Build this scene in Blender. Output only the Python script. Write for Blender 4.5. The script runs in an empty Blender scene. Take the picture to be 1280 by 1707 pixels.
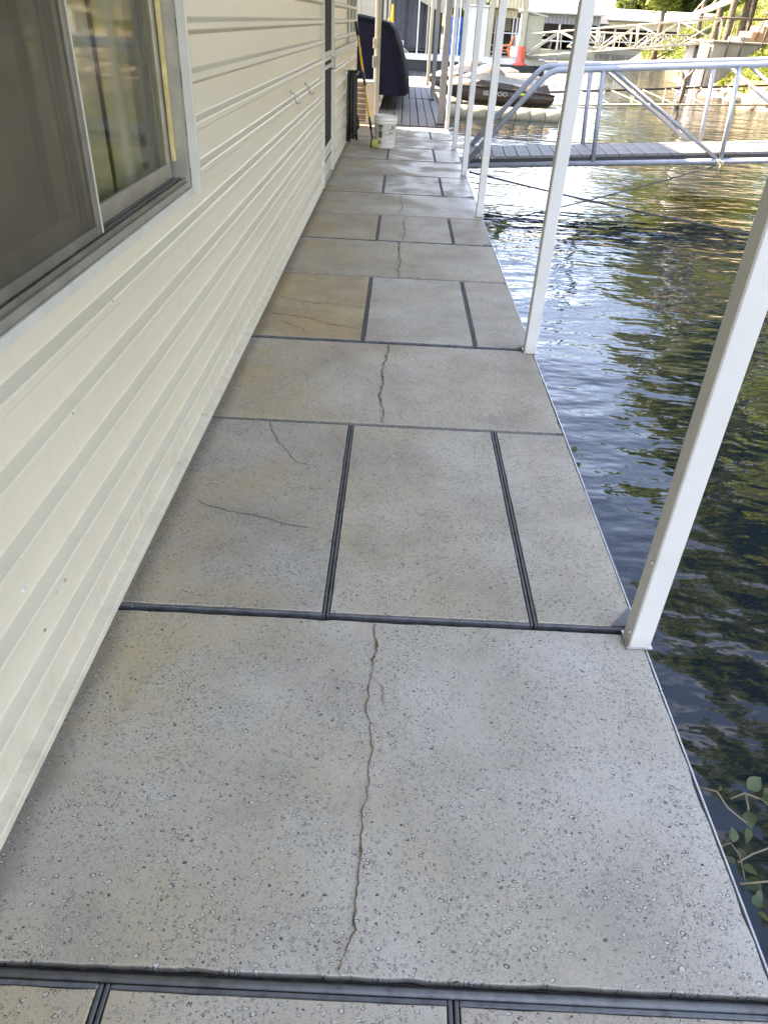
import bpy, math, random
from mathutils import Vector, Matrix, noise
random.seed(7)
S = bpy.context.scene
COL = S.collection
PI = math.pi

# ------------------------------------------------------------------ camera
cd = bpy.data.cameras.new('camera')
cam = bpy.data.objects.new('camera', cd)
COL.objects.link(cam)
cd.sensor_fit = 'VERTICAL'
cd.sensor_height = 24.0
cd.lens = 16.956
cd.clip_start = 0.05
cd.clip_end = 2000
cam.matrix_world = Matrix(((0.99869, -0.05096, -0.00403, 0.0),
                           (0.02538, 0.56272, -0.82626, 0.0),
                           (0.04437, 0.82508, 0.56328, 1.46),
                           (0, 0, 0, 1)))
S.camera = cam

# ------------------------------------------------------------------ light
TO_SUN = Vector((-1.09, 0.36, 1.0)).normalized()
SUN_EL = math.asin(TO_SUN.z)
SUN_ROT = math.atan2(TO_SUN.x, TO_SUN.y)
world = bpy.data.worlds.new('World')
S.world = world
world.use_nodes = True
nt = world.node_tree
nt.nodes.clear()
wo = nt.nodes.new('ShaderNodeOutputWorld')
bg = nt.nodes.new('ShaderNodeBackground')
sky = nt.nodes.new('ShaderNodeTexSky')
sky.sky_type = 'NISHITA'
sky.sun_disc = False
sky.sun_elevation = SUN_EL
sky.sun_rotation = SUN_ROT
sky.air_density = 1.0
sky.dust_density = 0.6
sky.ozone_density = 1.0
# thin broken cloud over the whole sky
tc = nt.nodes.new('ShaderNodeTexCoord')
mp = nt.nodes.new('ShaderNodeMapping')
mp.inputs['Scale'].default_value = (1.0, 1.0, 2.6)
nz = nt.nodes.new('ShaderNodeTexNoise')
nz.inputs['Scale'].default_value = 2.6
nz.inputs['Detail'].default_value = 7
nz.inputs['Roughness'].default_value = 0.6
cr = nt.nodes.new('ShaderNodeValToRGB')
cr.color_ramp.elements[0].position = 0.56
cr.color_ramp.elements[1].position = 0.82
mx = nt.nodes.new('ShaderNodeMix')
mx.data_type = 'RGBA'
mx.inputs['B'].default_value = (9.5, 9.8, 10.2, 1)
nt.links.new(tc.outputs['Generated'], mp.inputs['Vector'])
nt.links.new(mp.outputs['Vector'], nz.inputs['Vector'])
nt.links.new(nz.outputs['Fac'], cr.inputs['Fac'])
cm_ = nt.nodes.new('ShaderNodeMath'); cm_.operation = 'MULTIPLY'; cm_.inputs[1].default_value = .45
nt.links.new(cr.outputs['Color'], cm_.inputs[0]); nt.links.new(cm_.outputs[0], mx.inputs['Factor'])
nt.links.new(sky.outputs['Color'], mx.inputs['A'])
nt.links.new(mx.outputs['Result'], bg.inputs['Color'])
bg.inputs['Strength'].default_value = 0.105
nt.links.new(bg.outputs['Background'], wo.inputs['Surface'])

sl = bpy.data.lights.new('sun', 'SUN')
sl.energy = 2.7
sl.angle = math.radians(0.53)
sl.color = (1.0, 0.90, 0.74)
so = bpy.data.objects.new('sun', sl)
COL.objects.link(so)
so.rotation_euler = TO_SUN.to_track_quat('Z', 'Y').to_euler()
so.location = (-30, 10, 30)

S.view_settings.view_transform = 'Standard'
S.view_settings.look = 'None'
S.view_settings.exposure = 3.95
S.view_settings.use_white_balance = True
S.view_settings.white_balance_temperature = 8100
S.view_settings.white_balance_tint = 22
S.view_settings.gamma = 1.0
S.view_settings.use_curve_mapping = False
S.render.engine = 'CYCLES'

# ------------------------------------------------------------------ mesh helpers
class MB:
    def __init__(s):
        s.v = []; s.f = []; s.sm = []
    def add(s, verts, faces, smooth=False):
        b = len(s.v)
        s.v += [tuple(p) for p in verts]
        s.f += [tuple(i + b for i in f) for f in faces]
        s.sm += [smooth] * len(faces)
        return s
    def box(s, x0, x1, y0, y1, z0, z1, c=0.0):
        if c <= 0:
            v = [(x0,y0,z0),(x1,y0,z0),(x1,y1,z0),(x0,y1,z0),(x0,y0,z1),(x1,y0,z1),(x1,y1,z1),(x0,y1,z1)]
            f = [(0,3,2,1),(4,5,6,7),(0,1,5,4),(1,2,6,5),(2,3,7,6),(3,0,4,7)]
            return s.add(v, f)
        # chamfered top edge and vertical corners
        def ring(z, i, k):
            a, b, d, e = x0+i, x1-i, y0+i, y1-i
            return [(a+k,d,z),(b-k,d,z),(b,d+k,z),(b,e-k,z),(b-k,e,z),(a+k,e,z),(a,e-k,z),(a,d+k,z)]
        v = ring(z0, 0, c) + ring(z1-c, 0, c) + ring(z1, c, c)
        f = [tuple(range(7,-1,-1)), tuple(range(16,24))]
        for r in (0, 8):
            for i in range(8):
                j = (i+1) % 8
                f.append((r+i, r+j, r+8+j, r+8+i))
        return s.add(v, f)
    def tube(s, pts, r, n=8, caps=True, smooth=True):
        pts = [Vector(p) for p in pts]
        rs = r if isinstance(r, (list, tuple)) else [r]*len(pts)
        v = []; f = []
        up = None
        for i, p in enumerate(pts):
            t = (pts[min(i+1, len(pts)-1)] - pts[max(i-1, 0)])
            if t.length < 1e-9: t = Vector((0,0,1))
            t.normalize()
            if up is None:
                a = Vector((0,0,1)) if abs(t.z) < .9 else Vector((1,0,0))
                up = (a - t*a.dot(t)).normalized()
            else:
                up = up - t*up.dot(t)
                if up.length < 1e-6:
                    up = t.orthogonal()
                up.normalize()
            w = t.cross(up)
            for k in range(n):
                an = 2*PI*k/n
                v.append(p + (up*math.cos(an) + w*math.sin(an))*rs[i])
        for i in range(len(pts)-1):
            for k in range(n):
                j = (k+1) % n
                f.append((i*n+k, i*n+j, (i+1)*n+j, (i+1)*n+k))
        s.add(v, f, smooth)
        if caps:
            m = len(pts)-1
            b = len(s.v) - len(v)
            s.f += [tuple(b+k for k in range(n-1,-1,-1)), tuple(b+m*n+k for k in range(n))]
            s.sm += [False, False]
        return s
    def bar(s, a, b, w, h=None):
        # rectangular bar between two points
        h = h or w
        a = Vector(a); b = Vector(b)
        t = (b-a).normalized()
        u = Vector((0,0,1)) if abs(t.z) < .95 else Vector((0,1,0))
        u = (u - t*u.dot(t)).normalized()
        x = t.cross(u)
        v = []
        for p in (a, b):
            for sx, su in ((-1,-1),(1,-1),(1,1),(-1,1)):
                v.append(p + x*sx*w/2 + u*su*h/2)
        f = [(3,2,1,0),(4,5,6,7),(0,1,5,4),(1,2,6,5),(2,3,7,6),(3,0,4,7)]
        return s.add(v, f)
    def lathe(s, prof, cx=0, cy=0, n=24, smooth=True, a0=0, a1=2*PI):
        full = abs(a1-a0-2*PI) < 1e-6
        m = n if full else n+1
        v = []; f = []
        for (r, z) in prof:
            for k in range(m):
                a = a0 + (a1-a0)*k/n
                v.append((cx+r*math.cos(a), cy+r*math.sin(a), z))
        for i in range(len(prof)-1):
            for k in range(n):
                j = (k+1) % m
                f.append((i*m+k, i*m+j, (i+1)*m+j, (i+1)*m+k))
        return s.add(v, f, smooth)
    def grid(s, rows, smooth=True, close=False):
        n = len(rows[0]); v = [p for r in rows for p in r]; f = []
        for i in range(len(rows)-1):
            for k in range(n if close else n-1):
                j = (k+1) % n
                f.append((i*n+k, i*n+j, (i+1)*n+j, (i+1)*n+k))
        return s.add(v, f, smooth)
    def mesh(s, name):
        me = bpy.data.meshes.new(name)
        me.from_pydata(s.v, [], s.f)
        me.polygons.foreach_set('use_smooth', s.sm)
        me.update()
        return me
    def build(s, name, mat, parent=None, off=(0,0,0), kind=None):
        if off != (0,0,0):
            s.v = [(p[0]-off[0], p[1]-off[1], p[2]-off[2]) for p in s.v]
        me = s.mesh(name)
        me.materials.append(mat)
        return link(name, me, parent, kind)

def link(name, me, parent=None, kind=None, loc=(0,0,0)):
    o = bpy.data.objects.new(name, me)
    COL.objects.link(o)
    o.location = loc
    if parent: o.parent = parent
    if kind: o['kind'] = kind
    return o
def tag(o, label, cat, group=None):
    o['label'] = label; o['category'] = cat
    if group: o['group'] = group
    return o
def thing(name, label, cat, loc=(0,0,0), rot=(0,0,0), group=None):
    o = bpy.data.objects.new(name, None)
    COL.objects.link(o)
    o.empty_display_size = .1
    o.location = loc; o.rotation_euler = rot
    return tag(o, label, cat, group)
def copy_tree(o, parent=None):
    c = o.copy(); COL.objects.link(c)
    c.parent = parent
    for ch in list(o.children):
        copy_tree(ch, c)
    return c
def rnd(a, b): return a + (b-a)*random.random()

# ------------------------------------------------------------------ materials
def mat_new(name):
    m = bpy.data.materials.new(name)
    m.use_nodes = True
    t = m.node_tree
    return m, t, t.nodes['Principled BSDF']
def N(t, typ, **kw):
    n = t.nodes.new(typ)
    for k, v in kw.items():
        if k in ('operation','data_type','blend_type','noise_dimensions','feature','attribute_type','attribute_name','wave_type','bands_direction','clamp','interpolation_type','distance'):
            setattr(n, k, v)
        else:
            n.inputs[k.replace('_', ' ')].default_value = v
    return n
def ramp(t, src, stops):
    r = t.nodes.new('ShaderNodeValToRGB')
    el = r.color_ramp.elements
    while len(el) < len(stops): el.new(.5)
    for e, (p, c) in zip(el, stops):
        e.position = p
        e.color = (c, c, c, 1) if isinstance(c, (int, float)) else (*c, 1)
    t.links.new(src, r.inputs['Fac'])
    return r.outputs['Color']
def mixc(t, fac, a, b, mode='MIX'):
    n = t.nodes.new('ShaderNodeMix'); n.data_type = 'RGBA'; n.blend_type = mode
    for sock, val in (('Factor', fac), ('A', a), ('B', b)):
        s_ = n.inputs[sock]
        if isinstance(val, (int, float)): s_.default_value = val if sock == 'Factor' else (val, val, val, 1)
        elif isinstance(val, tuple): s_.default_value = (*val, 1)
        else: t.links.new(val, s_)
    return n.outputs['Result']
def mth(t, op, a, b=None, c=None):
    n = t.nodes.new('ShaderNodeMath'); n.operation = op
    for i, v in enumerate((a, b, c)):
        if v is None: continue
        if isinstance(v, (int, float)): n.inputs[i].default_value = v
        else: t.links.new(v, n.inputs[i])
    return n.outputs[0]
def smooth01(t, v, a, b):
    n = t.nodes.new('ShaderNodeMapRange'); n.interpolation_type = 'SMOOTHSTEP'
    t.links.new(v, n.inputs['Value'])
    n.inputs['From Min'].default_value = a; n.inputs['From Max'].default_value = b
    return n.outputs['Result']
def pos(t, scale=None):
    g = t.nodes.new('ShaderNodeNewGeometry')
    if scale is None: return g.outputs['Position']
    m = t.nodes.new('ShaderNodeMapping'); m.inputs['Scale'].default_value = scale
    t.links.new(g.outputs['Position'], m.inputs['Vector'])
    return m.outputs['Vector']
def objco(t, scale=None):
    g = t.nodes.new('ShaderNodeTexCoord')
    if scale is None: return g.outputs['Object']
    m = t.nodes.new('ShaderNodeMapping'); m.inputs['Scale'].default_value = scale
    t.links.new(g.outputs['Object'], m.inputs['Vector'])
    return m.outputs['Vector']
def nse(t, vec, scale, detail=4, rough=.55):
    n = t.nodes.new('ShaderNodeTexNoise')
    n.inputs['Scale'].default_value = scale; n.inputs['Detail'].default_value = detail
    n.inputs['Roughness'].default_value = rough
    t.links.new(vec, n.inputs['Vector'])
    return n.outputs['Fac']
def bump(t, b, h, dist, strength=1.0):
    n = t.nodes.new('ShaderNodeBump')
    n.inputs['Distance'].default_value = dist; n.inputs['Strength'].default_value = strength
    t.links.new(h, n.inputs['Height'])
    t.links.new(n.outputs['Normal'], b.inputs['Normal'])
    return n

def simple(name, col, rough=.6, metal=0.0, var=.18, nscale=6.0, bmp=0.0, bscale=40, spec=.5):
    m, t, b = mat_new(name)
    p = objco(t)
    n = nse(t, p, nscale, 5)
    lo = tuple(max(0, c*(1-var)) for c in col); hi = tuple(min(1, c*(1+var)) for c in col)
    t.links.new(ramp(t, n, [(.3, lo), (.7, hi)]), b.inputs['Base Color'])
    b.inputs['Roughness'].default_value = rough
    b.inputs['Metallic'].default_value = metal
    b.inputs['Specular IOR Level'].default_value = spec
    if bmp > 0:
        bump(t, b, nse(t, p, bscale, 3), bmp)
    return m

M = {}
def concrete():
    m, t, b = mat_new('aggregate_concrete')
    p = pos(t)
    # warped coordinates so the pebbles are not round discs
    w = t.nodes.new('ShaderNodeTexNoise'); w.inputs['Scale'].default_value = 45; w.inputs['Detail'].default_value = 1
    t.links.new(p, w.inputs['Vector'])
    wm = t.nodes.new('ShaderNodeMix'); wm.data_type = 'VECTOR'; wm.inputs['Factor'].default_value = 0.012
    t.links.new(p, wm.inputs['A']); t.links.new(w.outputs['Color'], wm.inputs['B'])
    big = nse(t, p, 2.2, 5, .6)
    big2 = nse(t, p, 5.5, 4, .6)
    arc = smooth01(t, nse(t, p, 120, 1), .33, .50)
    def pebbles(scale, thr, rmax, seed, st_=(1,1), rot=0):
        v = t.nodes.new('ShaderNodeTexVoronoi'); v.inputs['Scale'].default_value = scale
        mp_ = t.nodes.new('ShaderNodeMapping'); mp_.inputs['Location'].default_value = (seed, seed*.7, 0)
        mp_.inputs['Scale'].default_value = (st_[0], st_[1], .0); mp_.inputs['Rotation'].default_value = (0, 0, rot)
        t.links.new(wm.outputs['Result'], mp_.inputs['Vector'])
        t.links.new(mp_.outputs['Vector'], v.inputs['Vector'])
        sep = t.nodes.new('ShaderNodeSeparateColor'); t.links.new(v.outputs['Color'], sep.inputs[0])
        dens = mth(t, 'ADD', sep.outputs[0], mth(t, 'MULTIPLY', mth(t, 'SUBTRACT', big2, .5), 3.4))
        on = mth(t, 'GREATER_THAN', dens, thr)
        r = mth(t, 'MULTIPLY_ADD', sep.outputs[1], rmax*.6, rmax*.4)
        q = mth(t, 'DIVIDE', v.outputs['Distance'], r)
        inside = mth(t, 'MULTIPLY', smooth01(t, q, 1.0, .86), on)
        ring = mth(t, 'MULTIPLY', mth(t, 'MULTIPLY', smooth01(t, q, 1.34, 1.12), smooth01(t, q, .82, 1.0)), mth(t, 'MULTIPLY', mth(t, 'MULTIPLY', on, arc), smooth01(t, sep.outputs[2], .05, .5)))
        return inside, ring, sep.outputs[2]
    i1, r1, c1 = pebbles(70, .30, .37, 3.1, (1, 1.5), .5)
    i3, r3, c3 = pebbles(96, .28, .37, 7.9, (1.45, 1), -.7)
    i2, r2, c2 = pebbles(160, .22, .40, 11.7, (1, 1.3), 1.2)
    fine = nse(t, p, 330, 3, .7)
    grit = nse(t, p, 900, 2, .6)
    base = ramp(t, big, [(.28, (.32,.282,.23)), (.46, (.42,.375,.315)), (.58, (.468,.43,.375)), (.74, (.53,.498,.45))])
    base = mixc(t, .45, base, ramp(t, fine, [(.25, .22), (.5, .52), (.8, .86)]), 'OVERLAY')
    base = mixc(t, .5, base, ramp(t, grit, [(.3, .25), (.5, .5), (.7, .8)]), 'OVERLAY')
    # warm iron/tannin stains, stronger toward the house wall
    gx = t.nodes.new('ShaderNodeSeparateXYZ'); t.links.new(p, gx.inputs[0])
    st = nse(t, p, 1.7, 6, .62)
    wallside = smooth01(t, gx.outputs[0], .1, -.75)
    stm = mth(t, 'MULTIPLY', smooth01(t, st, .40, .62), mth(t, 'MULTIPLY_ADD', wallside, .80, .24))
    base = mixc(t, stm, base, (.47,.385,.25))
    sp_ = mth(t, 'MULTIPLY', smooth01(t, nse(t, p, 7, 5, .7), .60, .72), .5)
    base = mixc(t, sp_, base, (.27,.24,.20))
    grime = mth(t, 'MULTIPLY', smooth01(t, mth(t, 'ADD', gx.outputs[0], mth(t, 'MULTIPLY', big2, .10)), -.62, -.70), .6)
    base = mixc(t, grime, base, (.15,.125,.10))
    for (i_, r_, c_, ki, kr) in ((i2,r2,c2,.45,.55),(i3,r3,c3,.50,.95),(i1,r1,c1,.50,1.0)):
        pc = ramp(t, c_, [(0, (.17,.165,.155)), (.3, (.33,.32,.30)), (.65, (.45,.44,.425)), (1, (.66,.66,.65))])
        base = mixc(t, mth(t, 'MULTIPLY', i_, ki), base, pc)
        base = mixc(t, mth(t, 'MULTIPLY', r_, kr), base, (.055,.052,.047))
    oi = t.nodes.new('ShaderNodeObjectInfo')
    base = mixc(t, 1.0, base, oi.outputs['Color'], 'MULTIPLY')
    t.links.new(base, b.inputs['Base Color'])
    # hosed-down, still wet further along
    wet = mth(t, 'MULTIPLY', smooth01(t, gx.outputs[1], 4.8, 8.5), smooth01(t, mth(t, 'ADD', nse(t, p, 2.6, 4), mth(t, 'MULTIPLY', gx.outputs[0], .16)), .42, .6))
    t.links.new(mth(t, 'MULTIPLY_ADD', wet, -.42, .80), b.inputs['Roughness'])
    hgt = mth(t, 'ADD', mth(t, 'MULTIPLY', mth(t, 'ADD', i1, i3), .6), mth(t, 'ADD', mth(t, 'MULTIPLY', fine, .5), mth(t, 'MULTIPLY', i2, .35)))
    bump(t, b, hgt, .0016, .8)
    return m
M['concrete'] = concrete()

def siding():
    m, t, b = mat_new('painted_siding')
    p = pos(t)
    n = nse(t, pos(t, (1, .35, 2.2)), 3.0, 5, .6)
    col = ramp(t, n, [(.3, (.635,.57,.45)), (.7, (.685,.62,.495))])
    # dirt specks and small chips in the paint
    v = t.nodes.new('ShaderNodeTexVoronoi'); v.inputs['Scale'].default_value = 34
    t.links.new(p, v.inputs['Vector'])
    sep = t.nodes.new('ShaderNodeSeparateColor'); t.links.new(v.outputs['Color'], sep.inputs[0])
    sp = mth(t, 'MULTIPLY', mth(t, 'GREATER_THAN', sep.outputs[0], .972), mth(t, 'LESS_THAN', v.outputs['Distance'], mth(t, 'MULTIPLY', sep.outputs[1], .17)))
    col = mixc(t, mth(t, 'MULTIPLY', sp, .8), col, (.14,.14,.14))
    dn = nse(t, pos(t, (1, 2.6, .5)), 5, 6, .65)
    col = mixc(t, mth(t, 'MULTIPLY', smooth01(t, dn, .55, .8), .3), col, (.42,.38,.29))
    gz_ = t.nodes.new('ShaderNodeSeparateXYZ'); t.links.new(p, gz_.inputs[0])
    spl = mth(t, 'MULTIPLY', smooth01(t, gz_.outputs[2], .32, .0), smooth01(t, nse(t, pos(t, (1, 1.6, .8)), 9, 6, .7), .42, .72))
    col = mixc(t, mth(t, 'MULTIPLY', spl, .38), col, (.34,.29,.21))
    t.links.new(col, b.inputs['Base Color'])
    b.inputs['Roughness'].default_value = .38
    bump(t, b, nse(t, pos(t, (1, .5, 1)), 6, 2), .004, .35)
    return m
M['siding'] = siding()
M['trim'] = simple('trim_white', (.56,.54,.48), .45, var=.06)
def post_paint():
    m, t, b = mat_new('post_paint')
    p = pos(t)
    n = nse(t, p, 5, 5, .6)
    col = ramp(t, n, [(.3, (.58,.565,.535)), (.7, (.64,.625,.595))])
    v = nse(t, p, 60, 3, .6)
    col = mixc(t, mth(t, 'MULTIPLY', smooth01(t, v, .70, .76), .6), col, (.35,.31,.26))
    g = t.nodes.new('ShaderNodeSeparateXYZ'); t.links.new(p, g.inputs[0])
    low = mth(t, 'MULTIPLY', smooth01(t, mth(t, 'ADD', g.outputs[2], mth(t, 'MULTIPLY', n, .06)), .09, .03), .5)
    col = mixc(t, low, col, (.40,.35,.28))
    t.links.new(col, b.inputs['Base Color'])
    b.inputs['Roughness'].default_value = .42
    bump(t, b, nse(t, p, 14, 2), .003, .3)
    return m
M['post'] = post_paint()
def steel(name, a, c, rough=.5, metal=.6):
    m, t, b = mat_new(name)
    p = pos(t)
    n = nse(t, p, 26, 6, .65)
    t.links.new(ramp(t, n, [(.3, a), (.55, c), (.72, tuple(x*.9 for x in c)), (.8, (.11,.065,.04))]), b.inputs['Base Color'])
    b.inputs['Metallic'].default_value = metal
    b.inputs['Roughness'].default_value = rough
    bump(t, b, n, .002, .4)
    return m
M['steel'] = steel('galvanised_angle', (.065,.067,.07), (.14,.143,.147), .6, .1)
M['steel_edge'] = steel('galvanised_edge', (.40,.41,.42), (.55,.56,.57), .45, .5)
M['under'] = simple('dock_underside', (.02,.019,.018), .9)
M['crack'] = simple('crack_dirt', (.15,.105,.06), .95, var=.7, nscale=25)
M['alu'] = simple('mill_aluminium', (.36,.345,.31), .42, .55, .15, 12)
M['alu_dark'] = simple('weathered_aluminium', (.20,.19,.165), .5, .4, .2, 14)
M['alu_light'] = simple('pale_window_trim', (.60,.585,.53), .45, .1, .08)
M['woodstrip'] = simple('pale_wood_strip', (.60,.47,.22), .6, 0, .2, 20)
M['curtain'] = simple('curtain_cloth', (.50,.465,.36), .9, 0, .12, 4)
M['room'] = simple('room_interior', (.10,.09,.075), .9)
def glassm(name, tint, rmin, rough=.05):
    m, t, b = mat_new(name)
    t.nodes.remove(b)
    out = [n for n in t.nodes if n.type == 'OUTPUT_MATERIAL'][0]
    tr = t.nodes.new('ShaderNodeBsdfTransparent'); tr.inputs[0].default_value = (*tint, 1)
    gl = t.nodes.new('ShaderNodeBsdfGlossy'); gl.inputs['Roughness'].default_value = rough
    gl.inputs['Color'].default_value = (.9,.92,.9,1)
    fr = t.nodes.new('ShaderNodeLayerWeight'); fr.inputs['Blend'].default_value = .5
    fac = mth(t, 'MULTIPLY_ADD', mth(t, 'POWER', fr.outputs['Facing'], 4.2), .42, rmin)
    mix = t.nodes.new('ShaderNodeMixShader')
    t.links.new(fac, mix.inputs[0]); t.links.new(tr.outputs[0], mix.inputs[1]); t.links.new(gl.outputs[0], mix.inputs[2])
    t.links.new(mix.outputs[0], out.inputs[0])
    n = t.nodes.new('ShaderNodeBump'); n.inputs['Distance'].default_value = .002; n.inputs['Strength'].default_value = .08
    t.links.new(nse(t, pos(t), 4, 2), n.inputs['Height']); t.links.new(n.outputs[0], gl.inputs['Normal'])
    return m
M['glass'] = glassm('window_glass', (.80,.79,.72), .03)
def screenm():
    m, t, b = mat_new('insect_screen')
    out = [n for n in t.nodes if n.type == 'OUTPUT_MATERIAL'][0]
    p = pos(t)
    n = nse(t, p, 3.5, 5, .6)
    t.links.new(ramp(t, n, [(.3, (.075,.064,.046)), (.7, (.125,.11,.082))]), b.inputs['Base Color'])
    b.inputs['Roughness'].default_value = .7
    tr = t.nodes.new('ShaderNodeBsdfTransparent')
    mix = t.nodes.new('ShaderNodeMixShader')
    # woven wires: the gaps let light through
    def wires(sc):
        w = t.nodes.new('ShaderNodeTexWave'); w.bands_direction = sc
        w.inputs['Scale'].default_value = 150
        t.links.new(p, w.inputs['Vector']); return w.outputs['Fac']
    gap = mth(t, 'MULTIPLY', smooth01(t, wires('Y'), .28, .42), smooth01(t, wires('Z'), .28, .42))
    t.links.new(mth(t, 'MULTIPLY_ADD', gap, -.62, .95), mix.inputs[0])
    t.links.new(tr.outputs[0], mix.inputs[1]); t.links.new(b.outputs[0], mix.inputs[2])
    t.links.new(mix.outputs[0], out.inputs[0])
    return m
M['screen'] = screenm()
M['doorglass'] = simple('dark_door_screen', (.02,.016,.013), .7, 0, .3, 5, spec=.15)
M['roof'] = simple('roof_sheet', (.36,.35,.325), .6, 0, .1)
M['gang'] = simple('blue_grey_rail_paint', (.29,.31,.345), .45, .0, .14, 9)
def boards(name, a, c, rough=.75, along=(1, 14, 14), rand=.35):
    m, t, b = mat_new(name)
    p = objco(t, along)
    n = nse(t, p, 5, 6, .65)
    n2 = nse(t, objco(t), 3, 4)
    oi = t.nodes.new('ShaderNodeObjectInfo')
    col = ramp(t, n, [(.25, a), (.75, c)])
    col = mixc(t, smooth01(t, n2, .45, .75), col, mixc(t, .5, col, (.06,.055,.05)))
    k = mth(t, 'MULTIPLY_ADD', oi.outputs['Random'], rand, 1-rand*.5)
    cc = t.nodes.new('ShaderNodeCombineColor')
    for i in range(3): t.links.new(k, cc.inputs[i])
    col = mixc(t, 1.0, col, cc.outputs[0], 'MULTIPLY')
    t.links.new(col, b.inputs['Base Color'])
    b.inputs['Roughness'].default_value = rough
    bump(t, b, n, .004, .6)
    return m
M['gboard'] = boards('gangway_board', (.13,.122,.112), (.19,.178,.16), .7, (14, 1, 14), .14)
M['wood'] = boards('weathered_plank', (.07,.064,.056), (.20,.187,.168), .7, (14, 1, 14), .4)
M['palewood'] = boards('sunbleached_board', (.28,.25,.17), (.38,.35,.25), .75, (1, 14, 14))
M['black'] = simple('black_rubber', (.012,.012,.013), .55, 0, .3)
M['dark'] = simple('dark_interior', (.03,.03,.032), .8)
M['yellow'] = simple('yellow_pole', (.80,.46,.02), .35, 0, .08)
M['sponge'] = simple('yellow_brush', (.42,.40,.10), .9, 0, .2, 60, .01, 120)
M['bucket'] = simple('white_plastic', (.72,.70,.64), .4, 0, .05)
M['print'] = simple('dark_print', (.09,.095,.09), .6, 0, .4, 90)
M['wire'] = simple('steel_wire', (.30,.29,.27), .4, .8)
M['navy'] = simple('navy_canvas', (.0035,.0045,.016), .85, 0, .35, 5, .01, 25, spec=.2)
M['cabinet'] = simple('beige_cabinet', (.42,.36,.28), .5)
M['louvre'] = simple('dark_louvre', (.10,.085,.07), .6)
M['partition'] = simple('olive_beige_panel', (.36,.33,.24), .6, 0, .1)
M['charcoal'] = simple('charcoal_canvas', (.045,.046,.052), .85, 0, .2, 3)
M['cream'] = simple('cream_metal', (.40,.37,.28), .5, 0, .1)
M['tan'] = simple('tan_metal', (.50,.44,.30), .5, 0, .1)
M['olive'] = simple('olive_panel', (.30,.29,.21), .6, 0, .1)
M['blue'] = simple('blue_plastic', (.0,.14,.55), .4, 0, .08)
M['white'] = simple('white_paint', (.58,.58,.56), .5, 0, .06)
M['greymetal'] = simple('grey_metal', (.22,.22,.23), .5, .2, .1)
M['orange'] = simple('orange_plastic', (.85,.20,.03), .45)
M['red'] = simple('red_plastic', (.62,.07,.05), .5, 0, .15)
M['redorange'] = simple('orange_red_plastic', (.70,.17,.06), .5, 0, .15)
M['floatb'] = simple('beige_float', (.34,.31,.22), .6, 0, .15, 8)
M['coverb'] = simple('taupe_cover', (.17,.142,.12), .8, 0, .15, 8, .012, 10)
M['coverw'] = simple('pale_grey_cover', (.50,.49,.48), .7, 0, .1, 8, .01, 10)
M['coverk'] = simple('black_cover', (.06,.052,.048), .6, 0, .3, 8, .01, 10)
M['coverd'] = simple('dark_taupe_hull', (.07,.06,.054), .6, 0, .2, 8)
M['lime'] = simple('lime_sticker', (.45,.62,.05), .5)
M['concrete_far'] = simple('old_concrete', (.22,.195,.16), .9, 0, .2, 2, .02, 8)
M['brick'] = simple('tan_block', (.30,.19,.11), .9, 0, .25, 4)
M['rust'] = simple('dark_iron', (.05,.042,.036), .6, .3)
M['bark'] = simple('bark', (.11,.085,.062), .95, 0, .4, 4, .05, 9)
M['rock'] = simple('shore_rock', (.20,.165,.125), .95, 0, .35, 3, .05, 6)
M['rope'] = simple('dark_rope', (.05,.055,.06), .8)
M['alga'] = simple('green_hose', (.02,.04,.03), .5)
def leafm(name, a, c, trans=.45):
    m, t, b = mat_new(name)
    out = [n for n in t.nodes if n.type == 'OUTPUT_MATERIAL'][0]
    oi = t.nodes.new('ShaderNodeObjectInfo')
    n = nse(t, pos(t), 1.3, 3)
    f = mth(t, 'MULTIPLY_ADD', oi.outputs['Random'], .4, mth(t, 'MULTIPLY', n, .7))
    col = ramp(t, f, [(.2, a), (.8, c)])
    t.links.new(col, b.inputs['Base Color'])
    b.inputs['Roughness'].default_value = .5
    tl = t.nodes.new('ShaderNodeBsdfTranslucent')
    t.links.new(mixc(t, .5, col, (.32,.36,.03)), tl.inputs['Color'])
    mix = t.nodes.new('ShaderNodeMixShader'); mix.inputs[0].default_value = trans
    t.links.new(b.outputs[0], mix.inputs[1]); t.links.new(tl.outputs[0], mix.inputs[2])
    t.links.new(mix.outputs[0], out.inputs[0])
    return m
M['leaf'] = leafm('tree_leaf', (.055,.095,.02), (.135,.185,.04), .52)
M['leafdark'] = leafm('dark_tree_leaf', (.05,.085,.025), (.10,.145,.04), .45)
M['grass'] = leafm('bank_leaf', (.05,.085,.014), (.105,.145,.022), .35)
M['vine'] = leafm('vine_leaf', (.03,.05,.016), (.065,.095,.03), .25)
M['stem'] = simple('vine_stem', (.22,.17,.11), .7)

# ------------------------------------------------------------------ water and land
def waterm():
    m, t, b = mat_new('lake_water')
    b.inputs['Base Color'].default_value = (.006,.012,.016,1)
    b.inputs['Roughness'].default_value = .04
    b.inputs['IOR'].default_value = 1.333
    p = pos(t)
    a = nse(t, pos(t, (.55, 1.0, 1)), 1.1, 2, .5)
    c = nse(t, pos(t, (.55, 1.15, 1)), 4.6, 2, .5)
    d = nse(t, pos(t, (.7, 1.2, 1)), 13, 2, .5)
    h = mth(t, 'ADD', mth(t, 'MULTIPLY', a, .75), mth(t, 'ADD', mth(t, 'MULTIPLY', c, .36), mth(t, 'MULTIPLY', d, .05)))
    # gusts: calmer and choppier patches
    g = smooth01(t, nse(t, p, .35, 3), .3, .7)
    h = mth(t, 'MULTIPLY', h, mth(t, 'MULTIPLY_ADD', g, .6, .55))
    bump(t, b, h, .07, 1.0)
    return m
M['water'] = waterm()
W = -0.45
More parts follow.
